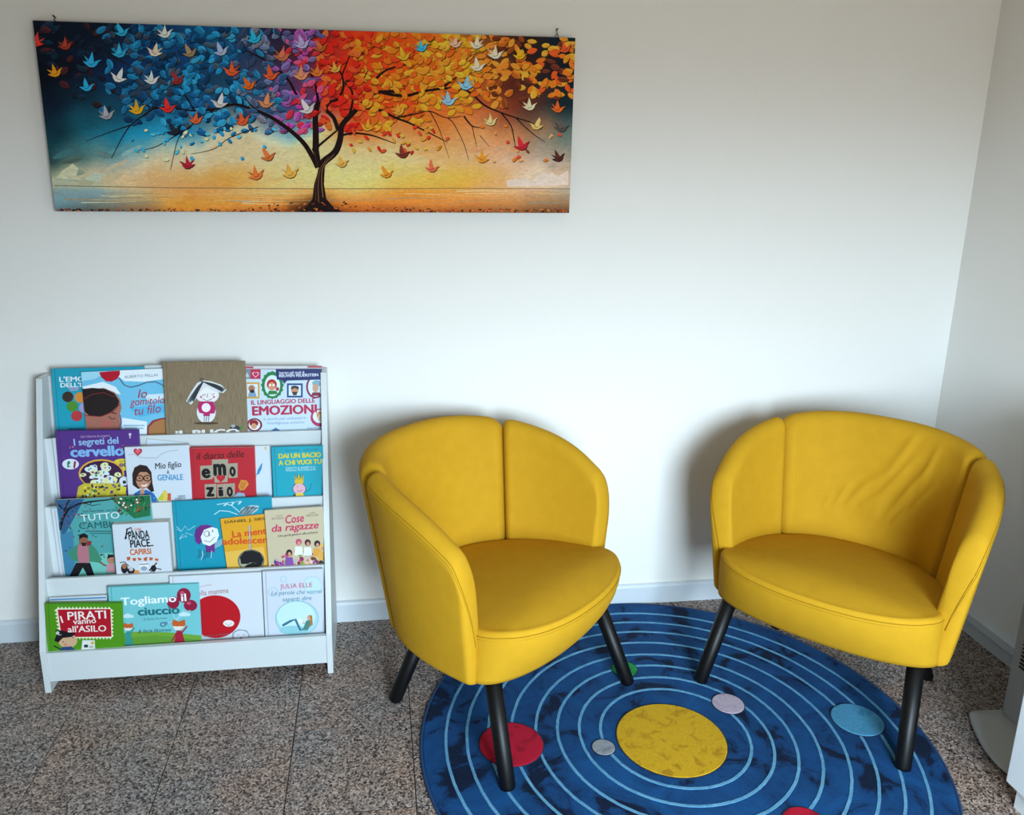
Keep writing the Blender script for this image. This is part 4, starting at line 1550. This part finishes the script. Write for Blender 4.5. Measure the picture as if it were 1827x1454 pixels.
ROWS = {
    60: '80:0d1420 200:101a2c 260:12284a 320:123a63 400:14507c 480:2a2440 560:3a1a28 620:d0331a 700:e2531c 800:d87820 870:6a3a1c 930:2a1a16 1000:12202c',
    95: '80:0c121c 200:102036 280:12386a 400:164a74 480:2a2c4c 545:4a1c30 610:d0301a 700:e04a18 800:d87420 860:8a4a1c 930:301c18 1000:101c28',
    130: '80:0b0f18 150:0d1526 220:12305a 300:0f3460 400:1a3c58 480:3a3c5c 540:5a2c50 600:d63018 680:de4a18 760:e07a1e 850:a04a1e 920:4a1e18 1000:121a24',
    190: '90:0d1c2c 170:123a4c 260:144a62 330:155078 420:2a4e66 500:3c4a78 545:4a3a6a 600:b82a1c 680:e0481a 760:e07024 850:b0522a 920:6e3222 1005:14242c',
    240: '95:10323c 170:1c6478 260:1e8ab0 330:2a8ab0 400:b8b49c 450:d8c8a0 490:8ab0b0 540:6aa0a8 580:d8cc88 640:e0803a 720:e89a50 800:e0924c 900:b87a4c 960:8a6a50 1010:5a6a62',
    262: '98:1c3e44 165:3a7078 245:5c98a4 310:9ab0a4 370:d8c49c 450:ead4a4 540:e4d8a0 600:ecd898 660:ecc888 720:eebc78 800:e4a664 900:c89068 960:98806a 1012:6c746a',
    285: '100:2e4a48 160:5a7a78 230:9aa8a0 320:d0bc94 400:e6cf9e 470:eed8a4 540:eedc9c 620:eedd9a 720:f0d898 800:e8b878 880:d8a880 950:a89080 1015:8a8070',
    315: '105:a8a888 170:b8a888 240:d8b07c 320:e0b070 400:e8a850 480:eccb80 560:f0e090 640:f0e28c 740:f0cc60 820:f0c050 890:e8b070 950:e0c8a8 1010:b89a80',
    334: '105:9aa090 170:a8a888 240:cca878 320:dca060 400:e09c48 480:e8c478 560:e8d088 640:ecd880 740:ecb850 820:ecb048 890:e0a868 950:d8b898 1010:b09880',
    340: '105:7a9090 170:80989a 260:b8a078 330:d08a48 420:d8a868 500:e0b870 560:c89040 640:e0c070 720:e89838 800:e8a048 880:d09860 950:b89070 1010:a09080',
    362: '105:6a8a92 170:6a7a78 230:8a7a60 320:e09838 420:e09840 500:c8782a 560:3a2014 620:c87028 720:c87830 800:c87834 900:b07440 1010:8a6848',
    380: '105:4a5a5c 170:4a4a44 230:6a4a38 320:b06a28 420:a86028 500:8a3c1c 560:140c0a 620:8a3c18 720:8a4420 800:8c4c24 900:7a4828 1010:5a3c28'}
ry = sorted(ROWS)
rdat = []
for y in ry:
    it = [t.split(':') for t in ROWS[y].split()]
    rdat.append((np.array([float(a) for a, b in it]), np.array([lin(b) for a, b in it]) ** (1 / 2.2)))


def paint_col(x, y):
    cols_ = []
    i = max(0, min(len(ry) - 2, int(np.searchsorted(ry, y)) - 1))
    for k in (i, i + 1):
        xs, cc = rdat[k]
        cols_.append(np.array([np.interp(x, xs, cc[:, c]) for c in range(3)]))
    t = min(1, max(0, (y - ry[i]) / (ry[i + 1] - ry[i])))
    return (cols_[0] * (1 - t) + cols_[1] * t) ** 2.2


def unproj(P):
    q = AX @ (np.array(P) - CAM)
    return (IW / 2 + PPX + F_PX * q[0] / q[2], IH / 2 + PPY + F_PX * q[1] / q[2])


NX, NZ = 200, 70
V, Fc, Cc = [], [], []
for j in range(NZ + 1):
    for i in range(NX + 1):
        V.append((-HWc + .0006 + (2 * HWc - .0012) * i / NX, -.0008, .0006 + (HHc - .0012) * j / NZ))
        px, py = unproj((pic.location.x + V[-1][0], CY, CZ0 + V[-1][2]))
        # brush-like irregularity of the painted ground
        dx = 8 * math.sin(px * .031 + py * .11) + 5 * math.sin(px * .087 - py * .05)
        dy = 6 * math.sin(px * .045 + 1.3) + 3 * math.sin(px * .12 + py * .02)
        if py > 325:
            dy *= .2
        cv = paint_col(px + dx, py + dy)
        Cc.append(PA.tone(tuple(float(v_) for v_ in cv * (1 + .03 * math.sin(px * .53 + 3 * math.sin(py * .4))))))
for j in range(NZ):
    for i in range(NX):
        a = j * (NX + 1) + i
        Fc.append((a, a + 1, a + NX + 2, a + NX + 1))
gp = mesh_obj('painted_ground', V, Fc, oil_mat(), pic)
at = gp.data.attributes.new('ink', 'FLOAT_COLOR', 'POINT')
at.data.foreach_set('color', [c for f in Cc for c in f])


def z1(p):
    return (40 + p[0] / 3.5135, 10 + p[1] / 3.5135)


def z2(p):
    return (520 + p[0] / 3.447, 10 + p[1] / 3.447)


def shade(c, f):
    r_ = [min(1, max(0, int(c[i:i + 2], 16) / 255 * f)) for i in (0, 2, 4)]
    return '%02x%02x%02x' % tuple(int(v_ * 255) for v_ in r_)


def leaf(A, c, ln, wd, rot, col):
    cr, sr = math.cos(rot), math.sin(rot)

    def T_(a, b):
        return (c[0] + a * cr - b * sr, c[1] + a * sr + b * cr)
    o = [T_(-ln, 0), T_(-ln * .6, -wd * .75), T_(0, -wd), T_(ln * .6, -wd * .7), T_(ln, 0), T_(ln * .6, wd * .7), T_(0, wd), T_(-ln * .6, wd * .75)]
    A.poly([(x + .8, y + 1.2) for x, y in o], shade(col, .35))
    A.poly(o, col)
    A.poly([o[0], o[1], o[2], o[3], o[4], T_(ln * .4, -wd * .25), T_(-ln * .5, -wd * .3)], shade(col, 1.22))


# soft large brush patches in the sky
for k in range(46):
    x, y = rnd.uniform(105, 1010), rnd.uniform(262, 330)
    c = paint_col(x + rnd.uniform(-40, 40), y + rnd.uniform(-12, 8)) ** (1 / 2.2)
    br_ = rnd.uniform(.94, 1.06)
    cc = '%02x%02x%02x' % tuple(int(255 * min(1, v_ * br_)) for v_ in c)
    leaf_w = rnd.uniform(10, 30)
    PA.ell((x, y), leaf_w, rnd.uniform(3, 7), cc, rnd.uniform(-.5, .2), 9)
PA.poly([(905, 333), (903, 322), (920, 318), (950, 322), (962, 310), (985, 308), (996, 314), (1014, 304), (1014, 330)], 'dcc6b6')
PA.poly([(100, 318), (112, 304), (130, 292), (140, 300), (136, 316), (150, 322)], 'b4b294')
PA.poly([(150, 320), (170, 306), (186, 312), (178, 326)], 'a8b09c')
for k in range(34):
    x, y = rnd.uniform(105, 990), rnd.uniform(339, 364)
    PA.line([(x, y), (x + rnd.uniform(20, 70), y + rnd.uniform(-2, 2)), (x + rnd.uniform(70, 120), y + rnd.uniform(-2, 2))], rnd.uniform(.6, 1.6), rnd.choice(('8a7a58', 'e8d8a8', 'c8a060', '6a7a78', 'f0dca8', 'a87838')), .4)
PA.line([(97, 331), (300, 335), (560, 337), (800, 336), (1016, 337)], 1.2, '6a5c40')

BR = '1c1110'
branches = [
    (z2, [(175, 1000), (200, 960), (270, 900), (300, 820), (310, 740), (360, 680), (440, 600), (500, 545), (560, 530), (640, 530)], 13, 4),
    (z2, [(500, 545), (505, 480), (540, 430), (600, 390), (700, 365), (800, 360)], 5, 1.2),
    (z2, [(560, 535), (640, 552), (720, 552), (800, 530), (920, 512), (1050, 512), (1120, 555), (1190, 615), (1280, 655), (1380, 690), (1460, 715), (1540, 760)], 5, 1.4),
    (z2, [(940, 500), (1000, 450), (1060, 425)], 3.5, 1), (z2, [(1290, 660), (1350, 740), (1370, 830), (1380, 880)], 2.4, .8),
    (z2, [(1380, 690), (1440, 750), (1500, 800), (1560, 840)], 2, .8),
    (z2, [(310, 740), (400, 640), (480, 630), (560, 650), (640, 690), (720, 720), (800, 760), (900, 810), (960, 840)], 6, 1),
    (z2, [(640, 690), (750, 670), (850, 650), (950, 690), (1050, 680)], 2.6, .9), (z2, [(300, 800), (380, 785), (480, 795), (560, 820), (640, 850)], 4, 1),
    (z2, [(165, 865), (230, 810), (290, 760)], 4, 2.5), (z2, [(285, 760), (260, 690), (215, 640), (230, 600), (290, 570), (320, 500), (310, 430), (280, 380), (240, 330)], 7, 1.6),
    (z2, [(350, 690), (375, 600), (370, 520), (330, 470), (430, 460), (470, 400)], 4, 1.3), (z2, [(310, 430), (350, 330), (380, 230)], 2.4, 1),
    (z2, [(420, 310), (520, 250)], 2, .8), (z2, [(850, 650), (885, 710), (920, 790), (970, 940)], 1.6, .6), (z2, [(960, 690), (1000, 730), (1060, 850), (1090, 950)], 1.5, .6),
    (z2, [(1060, 680), (1110, 740), (1160, 750)], 3, .8), (z2, [(1110, 740), (1140, 870)], 1.3, .6), (z2, [(1160, 800), (1220, 870)], 1.2, .6),
    (z2, [(150, 880), (150, 780), (148, 680), (165, 590)], 11, 8), (z2, [(165, 590), (150, 500), (120, 420), (60, 330)], 5, 1.5),
    (z1, [(1852, 1015), (1825, 960), (1770, 870), (1700, 800), (1620, 740), (1540, 690), (1440, 650), (1330, 620), (1200, 650), (1080, 660), (1000, 650)], 9, 2),
    (z1, [(1790, 650), (1720, 560), (1670, 470), (1600, 400), (1500, 330), (1400, 280), (1340, 230)], 5, 1.2),
    (z1, [(1080, 660), (1040, 590), (1000, 530), (990, 480)], 3, 1), (z1, [(1000, 650), (850, 640), (760, 690), (680, 750), (620, 840), (560, 960)], 3, .9),
    (z1, [(850, 650), (700, 600), (560, 540)], 2, .8), (z1, [(1200, 660), (1130, 700), (1050, 760), (980, 830), (930, 1030)], 2.4, .8),
    (z1, [(1050, 760), (850, 880), (720, 910)], 1.8, .7), (z1, [(680, 750), (560, 790), (400, 850)], 1.8, .7),
    (z1, [(1480, 760), (1300, 830), (1200, 900), (1060, 930)], 1.6, .7), (z1, [(520, 280), (620, 350), (760, 410)], 1.8, .8), (z1, [(1540, 690), (1450, 640), (1390, 570)], 2.4, 1),
]


def low(x):
    return float(np.interp(x, [60, 150, 250, 330, 400, 500, 560, 650, 750, 850, 950, 1025], [165, 190, 222, 240, 232, 238, 232, 235, 220, 195, 182, 172]))


PALS = [(190, ['141c2c', '2a1a20', '182838', '0f2436', '3a1c20']), (300, ['1a5a84', '12406a', '0f3050', '2c3848', '1a6a94']),
        (430, ['1a6a94', '1f7fae', '124a74', '2c8cb4', '17507e', '3a4a58', '0f3050']), (500, ['2a4a70', '5a6a8a', '48506a', '2c3a58', '6a6878', '1f6a90']),
        (570, ['a03a8a', '8a4a8e', '6a5a90', '4a4a78', 'c04a70', 'b02a3a']), (640, ['d8301c', 'c02418', 'e8502a', 'a81c18', 'e87030']),
        (745, ['e8801e', 'e89a28', 'd85a1a', 'f0a830', 'e06a20', 'c83c18']), (860, ['e8a828', 'e0902a', 'd87820', 'c85a1c', 'f0b838']),
        (930, ['a8581c', 'c87828', '7a3c1a', '5a2a18', 'd89030']), (1100, ['e09028', 'd87820', 'c86a20', '5a2a1c', 'c85020', 'e8a838'])]


def pal(x):
    x = x + rnd.uniform(-18, 18)
    for lim, p_ in PALS:
        if x < lim:
            return rnd.choice(p_)
    return rnd.choice(PALS[-1][1])


def scatter(n_, ymin=0.0, ymax=1.0):
    made = 0
    while made < n_:
        x = rnd.uniform(62, 1024)
        if x < 220 and rnd.random() < .72:
            continue
        if x > 900 and rnd.random() < .55:
            continue
        top = 41 + (x - 60) * .028
        y = top + (low(x) - top) * rnd.uniform(ymin, ymax)
        if x < 60 + (y - 39) * .121 + 4:
            continue
        leaf(PA, (x, y), rnd.uniform(7, 11), rnd.uniform(4, 6.4), rnd.uniform(-1.2, 1.2), pal(x))
        made += 1


scatter(950)
for f_, pts, w0, w1 in branches:
    PA.line(smooth_pts([f_(p_) for p_ in pts]), w0, BR, w1)
# trunk with flared roots
PA.poly([(z2(p_)) for p_ in [(125, 880), (170, 1000), (140, 1100), (130, 1190), (90, 1240), (40, 1272), (330, 1272), (260, 1240), (215, 1190), (200, 1100), (205, 1000), (215, 950), (180, 960), (165, 860)]], BR)
PA.line(smooth_pts([z2(p_) for p_ in [(168, 1210), (165, 1100), (180, 1000), (230, 930)]]), 2.2, '5a3a24', 1)
PA.line(smooth_pts([z2(p_) for p_ in [(195, 1180), (186, 1080), (196, 990), (262, 915)]]), 1.4, '8a6038', .8)
PA.line(smooth_pts([z2(p_) for p_ in [(150, 1200), (150, 1100), (165, 1010), (140, 900)]]), 1.2, '4a3020', .8)
scatter(360, .0, .85)
# loose leaves drifting below the crown
for k in range(34):
    leaf(PA, (rnd.uniform(615, 800), rnd.uniform(225, 275)), rnd.uniform(3.5, 6), rnd.uniform(2, 3.4), rnd.uniform(-1, 1.4), rnd.choice(['c8301c', 'd8502a', 'e0922a', 'b82418', 'e8b040']))
for k in range(40):
    leaf(PA, (rnd.uniform(230, 500), rnd.uniform(225, 285)), rnd.uniform(3, 6), rnd.uniform(2, 3.4), rnd.uniform(-1, 1.4), rnd.choice(['2a9cc4', '1f86b4', '4ab0cc', '1a6a94', 'c8c8a0']))
for k in range(16):
    leaf(PA, (rnd.uniform(850, 1000), rnd.uniform(215, 290)), rnd.uniform(2.5, 5), rnd.uniform(1.8, 3), rnd.uniform(-1, 1.4), rnd.choice(['d0702a', 'c8402a', '6a3424', 'e0a058', 'd88a3c']))
# earth dabs
for k in range(330):
    t = rnd.random()
    x = rnd.uniform(100, 1014)
    near = math.exp(-((x - 570) / 130) ** 2)
    y = 378 - rnd.random() ** 1.6 * (5 + 14 * near)
    PA.ell((x, y), rnd.uniform(1, 4), rnd.uniform(.7, 1.8), rnd.choice(['3a1c12', '8a2c1c', '1c1210', '6a3418', 'a8501c', '4a2414', 'b86a2c']), rnd.uniform(-.6, .6), 6)


def bird(A, c, s_, col, flip=1, rot=0.0):
    cr, sr = math.cos(rot), math.sin(rot)

    def T_(P):
        return [(c[0] + flip * s_ * (x * cr - y * sr), c[1] + s_ * (x * sr + y * cr)) for x, y in P]
    wx = rnd.uniform(-.55, .05)
    body = [(-1.0, .22), (-.62, .50), (-.15, .74), (.32, .68), (.60, .38), (.70, .06), (1.02, -.30), (.55, -.10), (.26, .10), (-.1, .26), (-.5, .24)]
    wing = [(-.30, .40), (-.36 + wx * .2, .0), (wx - .10, -.55), (wx, -1.0), (wx * .4 + .14, -.45), (.20, -.02), (.26, .14), (.0, .42)]
    A.poly([(x + .9, y + 1.4) for x, y in T_(body)], shade(col, .22))
    if wx > -.3:
        A.poly(T_([(-.40, .34), (-.66, .0), (-1.0, -.42), (-.55, -.18), (-.2, .2)]), shade(col, .85))
    A.poly(T_(body), col)
    A.poly(T_(wing), shade(col, 1.12))
    A.line(T_([(-.30, .40), (0, .44), (.22, .28), (.28, .10)]), 1.0, shade(col, .5))


B1 = [(205, 410, 'e69a22'), (437, 345, '2a9ccb'), (405, 500, '2a9fd2'), (605, 440, 'd8d8d6'), (812, 455, 'd4d6d4'), (625, 155, '2894b8'), (612, 285, '2a92b8'), (895, 165, 'c8ccc8'),
      (830, 280, 'c8bca8'), (1050, 285, '8a7458'), (1245, 275, '98a4c4'), (1455, 195, '25a2c6'), (1755, 230, 'b0a4d2'), (1310, 400, 'c4502a'), (1560, 425, 'c8522c'), (1750, 425, 'c8825a'),
      (1420, 490, 'd0601f'), (970, 455, '7a2a2a'), (1235, 600, 'b8b4b4'), (720, 640, 'e2a824'), (915, 630, 'cc2f2c'), (530, 675, '8a8c94'), (1090, 705, 'c85a34'), (1525, 600, 'b8764c'),
      (1785, 635, 'b8b2b0'), (1380, 710, 'c4522c'), (950, 770, '1c2430'), (1540, 935, 'b8622e'), (1035, 985, '94202c'), (1465, 1050, 'cc6a34'), (1680, 1040, 'e0a848'), (270, 240, '8a3424'),
      (1630, 305, 'a86040'), (85, 215, 'c8342c')]
B2 = [(180, 250, 'a05628'), (800, 250, '3aa4c8'), (1010, 225, 'd0a890'), (1135, 230, 'd8d0b8'), (1255, 290, 'd4cab4'), (1145, 365, 'd4ccb4'), (1405, 300, 'd8a820'), (1680, 255, 'c4502a'),
      (1070, 480, '7ab0cc'), (968, 575, '8ab8d4'), (1465, 610, 'e0d6b0'), (1640, 625, 'cc5c20'), (1225, 705, 'e0c888'), (1505, 730, 'e0c070'), (1660, 740, '4a4440'), (1415, 850, 'a8202c'),
      (1640, 925, '44241e'), (685, 900, '6a2a20'), (1170, 930, 'd88a28'), (865, 990, 'cc6040'), (585, 1025, 'd88828'), (310, 960, 'd8a048'), (660, 640, 'd89838'), (465, 735, 'e0a030'),
      (270, 380, 'e0a848'), (160, 400, 'd0702a'), (690, 300, 'e0b030')]
for f_, L_, s0 in ((z1, B1, 15.5), (z2, B2, 14)):
    for k, (x, y, c) in enumerate(L_):
        bird(PA, f_((x, y)), s0 * rnd.uniform(.88, 1.08), c, 1 if k % 5 != 3 else -1, rnd.uniform(-.25, .2))
PA.flush('painted_tree', oil_mat())

M_HOOK = mat('dark_metal_hook', '2a2a2c', .4, metal=.8)
for (u, lab) in (((97, 35), 'small dark wall hook above the dark blue end of the painting'), ((994, 58), 'small dark wall hook above the brown end of the painting')):
    q = on_plane(u, pc[0] + np.array([0, .02, 0]), pc[1])
    hk = tag(empty('picture_hook', (q[0], YB, q[2])), lab, 'hook', 'picture hooks')
    tube('nail', [(0, 0, .006), (0, -.016, .009)], .0017, M_HOOK, hk, 8)
    tube('wire_loop', [(-.005, -.008, -.018), (-.002, -.009, -.004), (0, -.010, .004), (.002, -.009, -.004), (.006, -.008, -.018)], .0009, M_HOOK, hk, 6)
